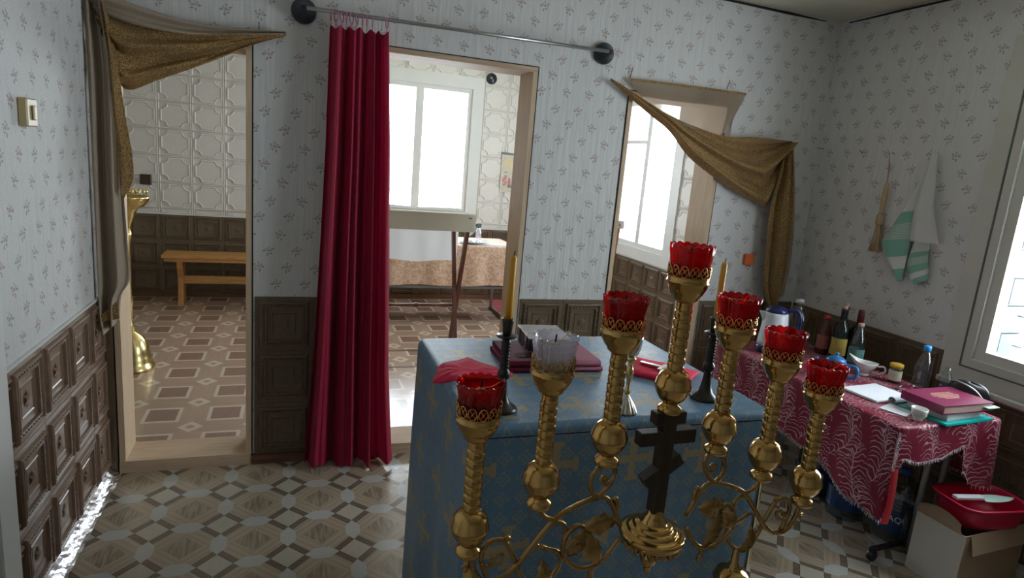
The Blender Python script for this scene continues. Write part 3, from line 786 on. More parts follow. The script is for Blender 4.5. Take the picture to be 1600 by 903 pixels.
MB().lathe([(.004, .778), (.012, .782), (.050, .800), (.062, .810), (.0655, .814), (.0655, .817), (.0675, .818), (.0685, .823), (.0675, .827), (.064, .829), (.057, .8295), (.0525, .830), (.0515, .832), (.0515, .835), (.049, .8375), (.044, .838), (.041, .839), (.040, .841), (.040, .844), (.037, .8465), (.032, .847), (.028, .849), (.026, .852), (.0235, .857), (.021, .862), (.016, .868), (.0145, .876), (.010, .879)], 40).build('dish', 'brass', root)
sk = MB()
for k in range(26):
    t = 2 * math.pi * k / 26; sk.lathe([(0, -.012), (.006, -.006), (.006, .004), (0, .010)], 6, (.058 * math.cos(t), .058 * math.sin(t), .806))
sk.build('beaded_skirt', 'brass_cast', root)
MB().lathe([(.0, .728), (.005, .731), (.008, .738), (.006, .743), (.009, .747), (.016, .756), (.0185, .766), (.017, .776), (.010, .785), (.007, .790)], 22).build('finial', 'brass', root)
cm = MB().box((-.0145, -.013, .872), (.0145, .013, 1.094), bev=.0015).box((-.035, -.0128, 1.067), (.035, .0128, 1.092), bev=.0015).box((-.065, -.0126, 1.024), (.065, .0126, 1.053), bev=.0015)
ang = R(-33); vs = []
for dx, dz in ((-.046, -.013), (.046, -.013), (.046, .013), (-.046, .013)): vs.append((-.002 + dx * math.cos(ang) + dz * -math.sin(ang) * -1 if False else dx * math.cos(-ang) - dz * math.sin(-ang), .966 + dx * math.sin(-ang) + dz * math.cos(-ang)))
cm.prism(vs, -.0124, .0124)
cm.build('cross', 'cross_wood', root)

# glass cups set into the holders
def votive(mat, label, s_, z_, k):
    x = CX + s_ * math.cos(CA); y = CY + s_ * math.sin(CA)
    t = thing('votive_glass', label, 'votive glass', (x, y, z_ + .190), random.random(), 'glass cups on the candlestand')
    lob = lambda th, i: 1 + (.03 if 3 <= i <= 9 else .015) * abs(math.cos(th * 8)) - .02
    gm = MB().lathe([(.020, 0), (.028, .008), (.0325, .025), (.036, .045), (.0395, .066), (.0420, .078), (.0428, .086), (.041, .0875), (.0395, .084), (.037, .066), (.0335, .045), (.030, .026), (.025, .012), (.0, .009)], 96, (0, 0, 0), lob)
    gm.v = [(x_, y_, z2 + (.0036 * abs(math.cos(8 * math.atan2(y_, x_))) - .002 if z2 > .08 else 0)) for x_, y_, z2 in gm.v]
    gm.build('cup', mat, t)
    fl_ = MB().tube([(-.047, .0, .086), (-.02, .0, .074), (.02, 0, .074), (.047, 0, .086)], .0012, 6).lathe([(.0, .070), (.009, .071), (.009, .0745), (.0, .076)], 12)
    fl_.build('float', 'brass', t); MB().tube([(0, 0, .074), (.001, 0, .083), (.003, .001, .088)], .0018, 6).build('wick', 'wick', t)
vl = ['ruby glass cup on the outermost left branch of the candlestand', 'clear faceted glass cup on the second branch from left', 'ruby glass cup on the branch just left of the centre',
      'ruby glass cup on the tallest central branch of the candlestand', 'ruby glass cup on the branch just right of the centre', 'ruby glass cup on the second branch from right', 'ruby glass cup on the outermost right branch of the candlestand']
for k in range(7): votive('clear_glass' if k == 1 else 'red_glass', vl[k], SP[k], ZB_[k], k)

# ---------------------------------------------------------------- cloth covers
def cover(x0, x1, y0, y1, z, drop, flare=.03, amp=.008, freq=9.0, rc=.035, re=.022, seed=1):
    """rounded rectangle draped downwards. returns surf(s, d), total length; s runs from the front left corner along front, right, back, left"""
    W, D = x1 - x0, y1 - y0; L = 2 * (W + D)
    def base(s):
        s %= L
        for (a, ln, p, dr, nr) in ((0, W, (x0, y0), (1, 0), (0, -1)), (W, D, (x1, y0), (0, 1), (1, 0)), (W + D, W, (x1, y1), (-1, 0), (0, 1)), (2 * W + D, D, (x0, y1), (0, -1), (-1, 0))):
            if a <= s <= a + ln + 1e-9:
                t = s - a; P = Vector((p[0] + dr[0] * t, p[1] + dr[1] * t)); N = Vector(nr)
                # soften corners
                for end, e in ((t, -1), (ln - t, 1)):
                    if end < rc:
                        q = 1 - end / rc; tang = Vector(dr) * e
                        N = (N + tang * q).normalized(); P = P - (tang + Vector(nr)) * (rc * .30 * q * q)
                return P, N
    def surf(s, d, off=0):
        P, N = base(s)
        if d < re: 
            a = d / re * math.pi / 2; o = -re + re * math.sin(a); h = re - re * math.cos(a)
            return (P.x + N.x * (o + off), P.y + N.y * (o + off), z - h + off * math.cos(a))
        k = (d - re)
        w = amp * min(1, k / .25) * (math.sin(s * freq * 2.0 + seed) + .6 * math.sin(s * freq * 3.7 + seed * 2 + k * 2)) + flare * k
        return (P.x + N.x * (w + off), P.y + N.y * (w + off), z - d)
    mb = MB(); ns = 168; nd = 16; uvf = []
    vs = []; uv = []
    for j in range(nd + 1):
        for i in range(ns):
            s = L * i / ns; dm = drop(s); q = j / nd
            d = q * re * 2.2 if j < 5 and False else (re * j / 4 if j <= 4 else re + (dm - re) * ((j - 4) / (nd - 4)))
            vs.append(surf(s, d)); uv.append((s, -d))
    fs = [[j * ns + i, j * ns + (i + 1) % ns, (j + 1) * ns + (i + 1) % ns, (j + 1) * ns + i] for j in range(nd) for i in range(ns)]
    o = len(mb.f); mb.add(vs, fs, True)
    for k, f in enumerate(fs):
        i = k % ns; q = [uv[t] for t in f]
        if i == ns - 1: q[1] = (L, q[1][1]); q[2] = (L, q[2][1])
        mb.uv[o + k] = q
    mb.uv[len(mb.f)] = [(vs[i][0] - x0, vs[i][1] - y0) for i in range(ns)]
    mb.f.append(list(range(ns))); mb.sm.append(False)
    return mb, surf, L
def ribbon(mb, surf, s0, s1, d0, d1, off, n=40, w=2):
    mb.grid(lambda a, b: surf(s0 + (s1 - s0) * b, d0 + (d1 - d0) * a, off), n, w, True)

# altar
AZ = .95
al = thing('altar', 'square altar under a pale blue brocade cover with gold crosses, behind the candlestand', 'altar', (.82, -1.43, 0))
mb, asurf, AL = cover(.395 - .82, 1.245 - .82, -1.795 + 1.43, -1.06 + 1.43, AZ, lambda s: .93, .012, .006, 7.0, seed=3)
mb.build('brocade_cover', 'altar', al)
for s0 in (0.0, .85):
    g = MB(); ribbon(g, asurf, s0 - (.006 if s0 == 0 else .022), s0 + (.022 if s0 == 0 else .040), .004, .925, .003, 50, 5); g.build('gold_edging', 'gold_braid', al)
g = MB(); ribbon(g, asurf, .03, .82, .023, .026, .001, 2, 60); g.build('seam', 'navy', al)
MB().box((-.40, -.34, .88), (.40, .34, .922)).build('tabletop', 'raw_h', al)
for sx in (-1, 1):
    for sy in (-1, 1): MB().box((sx * .37 - .03, sy * .31 - .03, 0), (sx * .37 + .03, sy * .31 + .03, .88)).build('leg', 'raw_v', al)

def candlestick(x, y, label, clabel):
    t = thing('candlestick', label, 'candlestick', (x, y, AZ), 0, 'black candlesticks on the altar')
    MB().lathe([(.040, 0), (.041, .004), (.036, .010), (.022, .020), (.016, .032), (.012, .055), (.0105, .075), (.0105, .080)], 24).build('base', 'black_wood', t)
    beads = [(.0105, .078), (.015, .084), (.0165, .092), (.015, .100), (.0105, .106)]
    h = .108
    for k in range(8): beads += [(.0105, h), (.0125, h + .004), (.0105, h + .008)]; h += .0085
    MB().lathe(beads + [(.0105, .184)], 20).build('stem', 'black_wood', t)
    MB().lathe([(.008, .183), (.024, .186), (.0265, .189), (.024, .191), (.008, .192)], 24).build('drip_pan', 'black_wood', t)
    MB().lathe([(.0105, .190), (.0115, .20), (.0125, .212), (.0145, .226), (.0155, .232), (.012, .232), (.010, .222)], 20).build('socket', 'black_wood', t)
    c = thing('candle', clabel, 'candle', (x, y, AZ + .222), 0, 'yellow candles on the altar')
    MB().lathe([(.0088, 0), (.0085, .08), (.0082, .155), (.006, .162), (.002, .163)], 16).build('stick', 'wax', c)
    MB().tube([(0, 0, .16), (.001, 0, .168), (.004, .001, .174)], .0012, 6).build('wick', 'wick', c)
candlestick(.490, -1.690, 'turned black candlestick at the left front of the altar, beside pink-red cloth', 'yellow beeswax candle in the left black candlestick')
candlestick(1.089, -1.686, 'turned black candlestick at the right front of the altar', 'yellow beeswax candle in the right black candlestick')

def folded(name, label, poly, z, h, mat, drape=None):
    """a small folded cloth lying flat; poly = outline (x, y)"""
    mb = MB(); cx = sum(p[0] for p in poly) / len(poly); cy = sum(p[1] for p in poly) / len(poly)
    out = spline([(x - cx, y - cy, 0) for x, y in poly], 48, True) if len(poly) > 8 else None
    if out is None:
        out = []
        for i, p in enumerate(poly):
            q = poly[(i + 1) % len(poly)]
            for k in range(10): out.append(Vector((p[0] + (q[0] - p[0]) * k / 10 - cx, p[1] + (q[1] - p[1]) * k / 10 - cy, 0)))
    n = len(out); vs = []
    def zz(p, e): return (drape(p.x + cx, p.y + cy) if drape else 0)
    lv = [(1.0, .001), (1.003, h * .35), (1.0, h * .75), (.985, h), (.6, h * 1.02), (.25, h)]
    for s_, hh in lv:
        for k, p in enumerate(out): vs.append((p.x * s_, p.y * s_, hh + zz(p * s_, 0) + (.001 * math.sin(k * .9) if s_ < 1 else 0)))
    fs = [[l * n + k, l * n + (k + 1) % n, (l + 1) * n + (k + 1) % n, (l + 1) * n + k] for l in range(len(lv) - 1) for k in range(n)]
    fs += [[(len(lv) - 1) * n + k for k in range(n)], list(range(n - 1, -1, -1))]
    mb.add(vs, fs, True)
    o = mb.build(name, mat, None, (cx, cy, z)); return tag(o, label, 'cloth')
folded('altar_napkin', 'pink-red folded cloth lying over the left edge of the blue altar', [(.405, -1.485), (.372, -1.44), (.402, -1.365), (.505, -1.310), (.600, -1.455), (.545, -1.475)], AZ + .001, .008, 'napkin',
       lambda x, y: -max(0, .415 - x) * .55)
folded('altar_napkin', 'red folded cloth under silver cross at the right of the altar', [(.965, -1.485), (1.06, -1.335), (1.20, -1.50), (1.075, -1.605)], AZ + .001, .010, 'napkin')
mc = thing('folded_altar_cloth', 'thick folded maroon cloth in the middle of the altar, under the silver book', 'cloth', (.75, -1.33, AZ))
def roll_layer(z0, z1, x0, x1, y0, y1, rz):
    mb = MB(); pr = []
    for k in range(9): a = -math.pi / 2 + math.pi * k / 8; pr.append((y1 + (z1 - z0) / 2 * math.cos(a), (z0 + z1) / 2 + (z1 - z0) / 2 * math.sin(a)))
    pr += [(y0 + .001 * math.sin(k), z1 - .001 * k % 2) for k in range(1)]
    for k in range(9): a = math.pi / 2 + math.pi * k / 8; pr.append((y0 + (z1 - z0) / 2 * math.cos(a), (z0 + z1) / 2 + (z1 - z0) / 2 * math.sin(a)))
    n = len(pr); vs = [(x, y, z) for x in (x0, x1) for y, z in pr]
    mb.add(vs, [[k, (k + 1) % n, n + (k + 1) % n, n + k] for k in range(n)], True); mb.f += [list(range(n)), list(range(2 * n - 1, n - 1, -1))]; mb.sm += [False, False]
    c, s_ = math.cos(rz), math.sin(rz); mb.v = [(x * c - y * s_, x * s_ + y * c, z) for x, y, z in mb.v]
    return mb
roll_layer(.001, .016, -.15, .145, -.11, .10, R(-2)).build('lower_fold', 'maroon', mc)
roll_layer(.0165, .034, -.145, .14, -.105, .098, R(-3)).build('upper_fold', 'maroon', mc)
pb = MB().box((-.115, -.07, .0345), (-.07, -.03, .0355)); pb.build('ornament', 'black_wood', mc)
bk = thing('altar_book', 'dark book with silver metal cover lying on the folded maroon cloth', 'book', (.755, -1.29, AZ + .0365), R(-6))
MB().box((-.062, -.075, .004), (.062, .075, .040)).build('page_block', 'navy_plastic', bk)
MB().box((-.068, -.080, .040), (.068, .080, .046), bev=.002).build('cover', 'silver', bk); MB().box((-.068, -.080, .0), (.068, .080, .004)).build('cover', 'silver', bk)
MB().box((-.067, -.079, .004), (-.062, .079, .040)).build('spine', 'black_plastic', bk)
for yy in (-.045, .045): MB().box((-.0705, yy - .008, .002), (-.0668, yy + .008, .045)).build('clasp', 'silver', bk)

lamp = thing('altar_lamp', 'small ornate metal lamp with fluted foot and blue glass bead, behind the third cup', 'lamp', (.806, -1.745, AZ))
flt = lambda th, i: 1 + .08 * math.cos(th * 16)
MB().lathe([(.030, 0), (.029, .006), (.022, .020), (.013, .034), (.007, .044), (.006, .050)], 64, (0, 0, 0), flt).build('foot', 'silver', lamp)
MB().lathe([(.006, .048), (.010, .054), (.006, .062), (.005, .08), (.009, .10), (.011, .108), (.008, .118), (.005, .128), (.010, .138), (.014, .142), (.010, .148)], 20).build('stem', 'brass_pale', lamp)
MB().lathe([(.008, .148), (.016, .156), (.021, .172), (.023, .195), (.0235, .205), (.021, .205), (.019, .18)], 24, (0, 0, 0), lambda th, i: 1 + .04 * math.cos(th * 9)).build('bowl', 'silver', lamp)
MB().lathe([(.020, .206), (.021, .215), (.017, .228), (.010, .235), (0, .238)], 18).build('lid', 'blue_glass', lamp)
cr = thing('hand_cross', 'silver hand cross lying on the red cloth at right of altar', 'cross', (1.075, -1.46, AZ + .0125), R(-52))
MB().box((-.055, -.008, 0), (.055, .008, .007), bev=.0015).box((-.008 + .018, -.032, 0), (.008 + .018, .032, .0068), bev=.0015).build('bars', 'silver', cr)

# ---------------------------------------------------------------- red curtain on its rod
rod = thing('curtain_rod', 'grey metal curtain rod between two black discs above the middle doorway', 'curtain rod', (.755, -.08, 2.118))
MB().tube([(-.715, 0, -.006), (.715, 0, .008)], .0085, 10).build('bar', 'steel', rod)
for sx in (-1, 1):
    MB().lathe([(.0, -.0), (.014, .0), (.014, -.02), (.048, -.055), (.053, -.062), (.053, -.079)][1:], 32, (sx * .725, .0, .008 * sx), ax='y', fr=None).build('flange', 'navy_plastic', rod)
for o in [c for c in COL.objects if c.parent == rod and c.name.startswith('flange')]:
    for v in o.data.vertices: v.co.y = -v.co.y
cu = thing('red_curtain', 'tall crimson curtain gathered at the left of the middle doorway', 'curtain', (.28, -.085, 0))
def cur(a, b):       # a across, b down
    x0 = (-.143, -.150, -.165, -.18, -.21); x1 = (.108, .135, .155, .175, .213); k = b * 4; i = min(3, int(k)); q = k - i
    lo = x0[i] + (x0[i + 1] - x0[i]) * q; hi = x1[i] + (x1[i + 1] - x1[i]) * q
    aw = a + .018 * math.sin(a * 12) * (1 - b) + .012 * math.sin(b * 5 + a * 7) * b
    am = .016 + .030 * min(1, b * 1.6)
    ph = a * math.pi * 2 * 3.6 + .7 * math.sin(a * 9) + .35 * math.sin(b * 3.0) + 1.2
    y = am * (math.sin(ph) + .45 * math.sin(ph * 2.3 + 1.0 + b * 1.2) + (.25 - .2 * b) * math.sin(ph * 4.1)) 
    z = 2.055 + .008 * math.cos(a * 6 * math.pi * 2) * (1 - b) - 2.045 * b
    if b > .96 : z += .012 * math.sin(a * 14) * (b - .96) / .04
    z = max(z, .006)
    return (lo + (hi - lo) * aw, y - .012 * b, z)
MB().grid(cur, 150, 44, uv=lambda a, b: (a, b)).build('drapery', 'curtain', cu)
for k in range(10):
    x = -.140 + .022 * k + random.uniform(-.003, .003) if k < 9 else .098
    rz = random.uniform(-.5, .5)
    ring = MB().tube([(.0, .022 * math.cos(t), 2.098 + .022 * math.sin(t)) for t in [2 * math.pi * q / 16 for q in range(16)]], .0028, 6, True)
    ring.tube([(0, 0, 2.077), (0, 0, 2.052)], .002, 5)
    c, s_ = math.cos(rz), math.sin(rz); ring.v = [(px * c - py * s_ + x, px * s_ + py * c, pz) for px, py, pz in ring.v]
    ring.build('ring', 'pink_string', cu)

# ---------------------------------------------------------------- gold lurex drapes over the side doorways
def patch(mb, T, B, fn, nu=60, nv=26):
    t = spline([(x, 0, z) for x, z in T], nu + 1); b = spline([(x, 0, z) for x, z in B], nu + 1)
    def f(a, v):
        i = min(nu, round(a * nu)); p = t[i].lerp(b[i], v); return (p.x, fn(a, v), p.z)
    mb.grid(f, nu, nv); return mb
dl = thing('gold_drape', 'gold and brown lurex cloth swagged over the top left corner of left doorway', 'drape')
def ly(a, v): return -.030 - .055 * math.sin(math.pi * min(1, v * .98)) * (1 - a) ** .6 * .8 - .016 * math.sin(v * 11 + a * 2) * (1 - a) - .012 * (1 - a)
patch(MB(), [(-.757, 2.030), (-.67, 2.043), (-.56, 2.022), (-.424, 2.000), (-.257, 1.997), (-.041, 2.014)], [(-.740, 2.000), (-.735, 1.99), (-.60, 1.955), (-.424, 1.945), (-.257, 1.965), (-.041, 2.003)], lambda a, v: ly(a, .1 + v * .3) - .012 * math.sin(v * 9)).build('upper_swag', 'lurex_back', dl)
patch(MB(), [(-.740, 2.000), (-.735, 1.99), (-.60, 1.957), (-.424, 1.948), (-.257, 1.967), (-.041, 2.004)], [(-.700, 1.86), (-.662, 1.708), (-.521, 1.762), (-.331, 1.853), (-.171, 1.940), (-.04, 1.996)], lambda a, v: ly(a, .4 + v * .6) + .030 * math.cos(v * 13 - a * 4) * (1 - a) * min(1, a * 5 + .2) + .012 * math.sin(v * 27 + a * 6) * (1 - a)).build('lower_swag', 'lurex', dl)
def ty(a, v): return -.075 - .026 * math.sin(v * 9.5 + .5 + a * 1.2) * (.6 + .4 * a) + .012 * math.sin(v * 21 + a * 4)
patch(MB(), [(-.772, 2.023), (-.770, 1.779), (-.768, 1.536), (-.766, 1.154), (-.764, .915), (-.762, .777), (-.752, .686)], [(-.705, 2.034), (-.672, 1.80), (-.668, 1.626), (-.668, 1.374), (-.664, 1.254), (-.658, 1.081), (-.655, .925), (-.690, .850), (-.700, .742)], ty, 70, 34).build('tail', 'lurex_back', dl)
patch(MB(), [(-.704, 2.02), (-.692, 1.85), (-.686, 1.66), (-.676, 1.50), (-.668, 1.32)], [(-.700, 2.02), (-.672, 1.86), (-.647, 1.626), (-.622, 1.374), (-.662, 1.262)], lambda a, v: -.098 - .012 * math.sin(v * 5), 40, 8).build('turned_edge', 'lurex', dl)
patch(MB(), [(-.777, .755), (-.74, .79), (-.694, .838)], [(-.766, .742), (-.72, .752), (-.690, .760)], lambda a, v: -.104, 12, 4).build('turned_corner', 'lurex', dl)

dr = thing('gold_drape', 'gold lurex cloth draped diagonally across the top of right doorway', 'drape')
patch(MB(), [(1.637, 2.020), (1.9, 2.025), (2.15, 2.027), (2.367, 2.025)], [(1.640, 1.995), (1.92, 1.845), (2.13, 1.80), (2.268, 1.805)], lambda a, v: -.022 - .010 * math.sin(a * 7 + v * 3), 40, 20).build('sheer_panel', 'lurex_sheer', dr)
patch(MB(), [(2.367, 2.025), (2.35, 2.0), (2.30, 1.92)], [(2.268, 1.80), (2.29, 1.79), (2.30, 1.785)], lambda a, v: -.020 - .01 * a, 10, 10).build('side_panel', 'lurex_back', dr)
patch(MB(), [(1.636, 2.023), (2.0, 2.030), (2.367, 2.031)], [(1.636, 2.012), (2.0, 2.018), (2.366, 2.020)], lambda a, v: -.032, 20, 2).build('hem', 'lurex', dr)
def ry(a, v):
    g = math.sin(math.pi * a) ** .7 * (1 - .4 * a)
    return -.034 - .060 * math.sin(math.pi * v) * (.25 + .75 * a) - .026 * math.sin(v * 13 - a * 6) * (.15 + a) - .010 * math.sin(v * 31 - a * 9) * a
patch(MB(), [(1.516, 2.010), (1.633, 1.968), (1.94, 1.853), (2.24, 1.788), (2.455, 1.801), (2.691, 1.801)], [(1.517, 1.998), (1.741, 1.873), (1.911, 1.781), (2.076, 1.643), (2.382, 1.488), (2.551, 1.432), (2.619, 1.436), (2.694, 1.783)], ry, 70, 40).build('swag', 'lurex', dr)
patch(MB(), [(2.655, 1.795), (2.632, 1.578), (2.612, 1.41), (2.631, 1.127), (2.665, .933), (2.737, .814)], [(2.700, 1.801), (2.745, 1.66), (2.809, 1.365), (2.834, 1.134), (2.828, .936), (2.790, .782)], lambda a, v: -.062 - .030 * math.sin(v * 12 + .4) * min(1, a * 4 + .3) - .01 * math.sin(v * 27 + a * 3), 60, 40).build('tail', 'lurex', dr)
patch(MB(), [(2.735, 1.77), (2.79, 1.4), (2.82, 1.1), (2.80, .85)], [(2.765, 1.77), (2.85, 1.4), (2.885, 1.1), (2.875, .88)], lambda a, v: -.022, 30, 6).build('lining', 'lurex_back', dr)

# nails
def nail(label, p, d, ln=.035):
    d = Vector(d).normalized()
    o = MB().tube([Vector((0, 0, 0)) - d * .004, d * ln], .0018, 6).lathe([(.0, -.001), (.004, 0), (0, .001)], 8, tuple(d * ln)).build('nail', 'nail', None, p); tag(o, label, 'nail', 'nails in the wallpaper')
nail('nail above the left end of the right gold drape', (1.649, -.001, 2.030), (.05, -.35, 1), .045)
nail('nail above the right end of the sheer drape panel', (2.257, -.001, 2.045), (0, -.35, 1), .045)
nail('nail sticking up beside right end of the left gold drape', (-.150, -.001, 1.995), (0, -.35, 1), .045)
nail('tiny nail in the wallpaper near the right post of middle doorway', (1.205, -.001, 1.925), (0, -1, 0), .006)
nail('tiny nail low beside the right post of middle doorway', (1.165, -.001, 1.53), (0, -1, 0), .006)
nail('tiny nail in the wallpaper right of the left doorway, mid height', (-.145, -.001, 1.335), (0, -1, 0), .006)
nail('bent nail right of the gold drape, near the room corner', (XR - .001, -.03, 1.780), (-.5, .9, .1), .05)
nail('bent nail alone on the right wall, left of the brush', (XR - .001, -.29, 1.775), (-.5, -.9, -.3), .05)
nail('bent nail holding the pink string of the brush', (XR - .001, -.50, 1.765), (-.6, -.8, -.2), .05)

# ---------------------------------------------------------------- things on the walls
sw = thing('light_switch', 'ivory surface-mounted light switch on the left wall', 'switch', (XL, -.722, 1.572))
MB().box((0, -.040, -.042), (.026, .040, .042), bev=.004).build('body', 'ivory', sw); MB().box((.026, -.010, -.022), (.034, .012, .022), bev=.003).build('rocker', 'ivory', sw)
so = thing('wall_socket', 'square orange socket on the front wall beside the gold drape tail', 'socket', (2.579, 0, 1.096))
MB().box((-.033, -.022, -.033), (.033, 0, .033), bev=.004).build('body', 'orange_plastic', so); MB().lathe([(.022, -.0235), (.018, -.023), (.016, -.018), (0, -.018)], 20, ax='y').build('recess', 'orange_plastic', so)
s2 = thing('wall_socket', 'dark brown socket on the white panelled far wall above the candle stand', 'socket', (-1.245, FAR - .006, 1.12))
MB().box((-.045, -.03, -.045), (.045, 0, .045), bev=.004).build('body', 'brown_plastic', s2); MB().box((-.03, -.033, -.03), (.03, -.03, .03)).build('cover', 'brown_plastic', s2)
dk = thing('rod_flange', 'small black disc with a rod stub on the white tiles above right of window', 'flange', (1.885, FAR - .006, 2.355))
MB().lathe([(.055, 0), (.055, -.012), (.048, -.018), (.016, -.030), (.012, -.032)], 28, ax='y').build('disc', 'navy_plastic', dk); MB().tube([(-.004, -.03, 0), (-.02, -.055, .004)], .010, 10).build('stub', 'steel', dk)
ic = thing('wall_calendar', 'printed picture calendar with dark header strip on the white tiled far wall', 'calendar', (2.165, FAR - .012, 1.43))
MB().box((-.105, -.006, -.205), (.105, 0, .205)).build('sheet', 'icon', ic); MB().tube([(-.107, -.006, .203), (.107, -.006, .203)], .006, 8).build('header_strip', 'steel', ic)

# towel hanging from a nail on the right wall
tw = thing('hand_towel', 'white and green striped towel hanging from a nail on the right wall', 'towel', (XR, -.775, 0))
def fold_piece(L_, R_, x0, n=6): 
    l = spline([(y, 0, z) for y, z in L_], 31); r = spline([(y, 0, z) for y, z in R_], 31)
    return MB().grid(lambda a, b: (x0 - .010 * math.sin(a * 6) - .012 * b, l[min(30, round(b * 30))].x * (1 - a) + r[min(30, round(b * 30))].x * a + .775, l[min(30, round(b * 30))].z * (1 - a) + r[min(30, round(b * 30))].z * a), n, 30)
fold_piece([(-.752, 1.765), (-.70, 1.585), (-.60, 1.35), (-.575, 1.295), (-.635, 1.205), (-.72, 1.115)], [(-.768, 1.765), (-.735, 1.60), (-.725, 1.45), (-.735, 1.30), (-.735, 1.20), (-.735, 1.125)], -.030, 10).build('left_fold', 'towel', tw)
fold_piece([(-.765, 1.765), (-.740, 1.60), (-.735, 1.45), (-.748, 1.33)], [(-.785, 1.765), (-.815, 1.60), (-.83, 1.50), (-.900, 1.335)], -.046, 8).build('front_fold', 'white_cloth', tw)
fold_piece([(-.76, 1.40), (-.74, 1.30), (-.735, 1.20), (-.80, 1.110)], [(-.80, 1.40), (-.83, 1.32), (-.835, 1.26), (-.865, 1.165)], -.018, 8).build('right_fold', 'towel', tw)
bm_ = thing('hand_brush', 'straw hand brush hanging by a pink string on the right wall', 'brush', (XR - .03, -.53, 0))
MB().lathe([(.010, 1.44), (.012, 1.49), (.013, 1.55), (.009, 1.60), (.004, 1.61)], 12).build('handle', 'straw', bm_)
MB().lathe([(.011, 1.445), (.019, 1.43), (.020, 1.40), (.018, 1.385)], 14).build('binding', 'straw', bm_)
bs = MB()
for k in range(46):
    a = random.random() * 6.28; q = random.random() ** .5; bs.tube([(q * .012 * math.cos(a), q * .015 * math.sin(a), 1.40), (q * .016 * math.cos(a), q * .030 * math.sin(a), 1.31), (q * .018 * math.cos(a), q * .052 * math.sin(a) + .0, 1.235 + .015 * random.random())], .0022, 4)
stuff(bs.build('bristles', 'straw', bm_))
MB().tube([(0, 0, 1.60), (.004, .008, 1.69), (0, .025, 1.765), (.003, .012, 1.69), (.002, .002, 1.605)], .0022, 5).build('string', 'pink_string', bm_)

# ---------------------------------------------------------------- side table with the red cloth
TZ = .68
TX0, TX1, TY0, TY1 = 2.20, 2.79, -1.44, -.30
st = thing('side_table', 'metal-legged table under the red and white cloth by right wall', 'table', (2.495, -.87, 0))
MB().box((-.275, -.55, .650), (.275, .55, .676)).build('tabletop', 'raw_h', st)
for sx, sy in ((.125, -.42), (.235, -.42), (-.20, .50), (.225, .50)):
    if 1:
        MB().tube([(sx, sy, .650), (sx, sy, .0)], .013, 12).build('leg', 'grey_metal', st)
for o in [c for c in COL.objects if c.parent == st and c.name.startswith('leg')][1:2]:
    MB().tube([(.235, -.42, .455), (.235, -.42, .49)], .0142, 12).build('tape_band', 'yellow_lid', o)
W_ = TX1 - TX0; D_ = TY1 - TY0; LL = 2 * (W_ + D_)
def rdrop(s):
    pts = [(0, .40), (.022, .33), (.05, .135), (.13, .150), (.25, .145), (.33, .115), (.375, .10), (.41, .22), (.47, .285), (W_, .30), (W_ + .2, .30), (W_ + D_, .3), (2 * W_ + D_, .24), (2 * W_ + D_ + .45, .24), (2 * W_ + D_ + .72, .28), (2 * W_ + D_ + 1.04, .375), (LL - .03, .385), (LL, .40)]
    for (a, h), (b, g) in zip(pts, pts[1:]):
        if a <= s <= b + 1e-9: t = (s - a) / (b - a); t = t * t * (3 - 2 * t); return h + (g - h) * t
    return .3
mb, rsurf, RL = cover(TX0, TX1, TY0, TY1, TZ, rdrop, .03, .007, 8.0, .03, .012, 5)
tc = thing('tablecloth', 'dark red tablecloth with white plume pattern on the right hand table', 'tablecloth')
mb.build('fabric', 'plume', tc)
fr = MB()
def strand(s, d):
    p = rsurf(s, d, .002); q = rsurf(s + random.uniform(-.006, .006), d + random.uniform(.010, .018), .004); fr.tube([p, q], .0011, 3)
s = 0
while s < RL:
    strand(s % RL, rdrop(s % RL) - .003); s += .0055 if (s < .45 or s > RL - 1.2) else .02
for k in range(40): 
    d = .02 + k * .004; p = rsurf(.004, d, .003); q = (p[0] + random.uniform(-.004, .006), p[1] - random.uniform(.006, .014), p[2] - .004); fr.tube([p, q], .0013, 3)
stuff(fr.build('fringe', 'fringe', tc))
lg = MB(); lg.grid(lambda a, b: tuple(Vector(rsurf(.004 + .030 * b, .17 + .235 * a, .006)) + Vector((.0, -.010 * math.sin(a * 3), 0))), 20, 4); lg.build('lining_fold', 'lining', tc)

def on_table(x, y): return (x, y, TZ + .001)
def bottle(name, label, cat, x, y, prof, mat, cap=None, lab=None, z=None, n=24, group=None, capmat=None):
    t = thing(name, label, cat, (x, y, TZ + .001 if z is None else z), random.random() * 6, group)
    MB().lathe(prof, n).build('body', mat, t)
    if cap: MB().lathe(cap, n).build('cap', capmat, t)
    if lab: MB().lathe(lab[0], n, caps=False).build('label', lab[1], t)
    return t
# electric kettle
kt = thing('electric_kettle', 'white electric kettle with navy base and lid at far end of red table', 'kettle', on_table(2.40, -.50), R(-35))
MB().lathe([(.078, .0), (.080, .006), (.080, .030), (.076, .038)], 28).build('base', 'navy', kt)
MB().lathe([(.075, .038), (.074, .06), (.066, .14), (.060, .20), (.056, .215)], 28).build('body', 'white_plastic', kt)
MB().lathe([(.056, .215), (.057, .225), (.045, .24), (.015, .248), (.0, .249)], 28).build('lid', 'navy', kt)
MB().tube(spline([(.052, 0, .228), (.095, 0, .235), (.118, 0, .19), (.112, 0, .11), (.080, 0, .055)], 20), .012, 10).build('handle', 'navy', kt)
MB().prism([(-.058, .21), (-.085, .21), (-.062, .16)], -.018, .018).build('spout', 'white_plastic', kt)
bottle('water_jug', 'big clear plastic bottle at the far end of the red table, by the drape', 'bottle', 2.655, -.385, [(.060, 0), (.066, .01), (.066, .09), (.064, .11), (.066, .13), (.060, .165), (.040, .20), (.020, .225), (.018, .24)], 'water_bottle', [(.020, .238), (.020, .258), (.0, .259)], None, capmat='white_plastic')
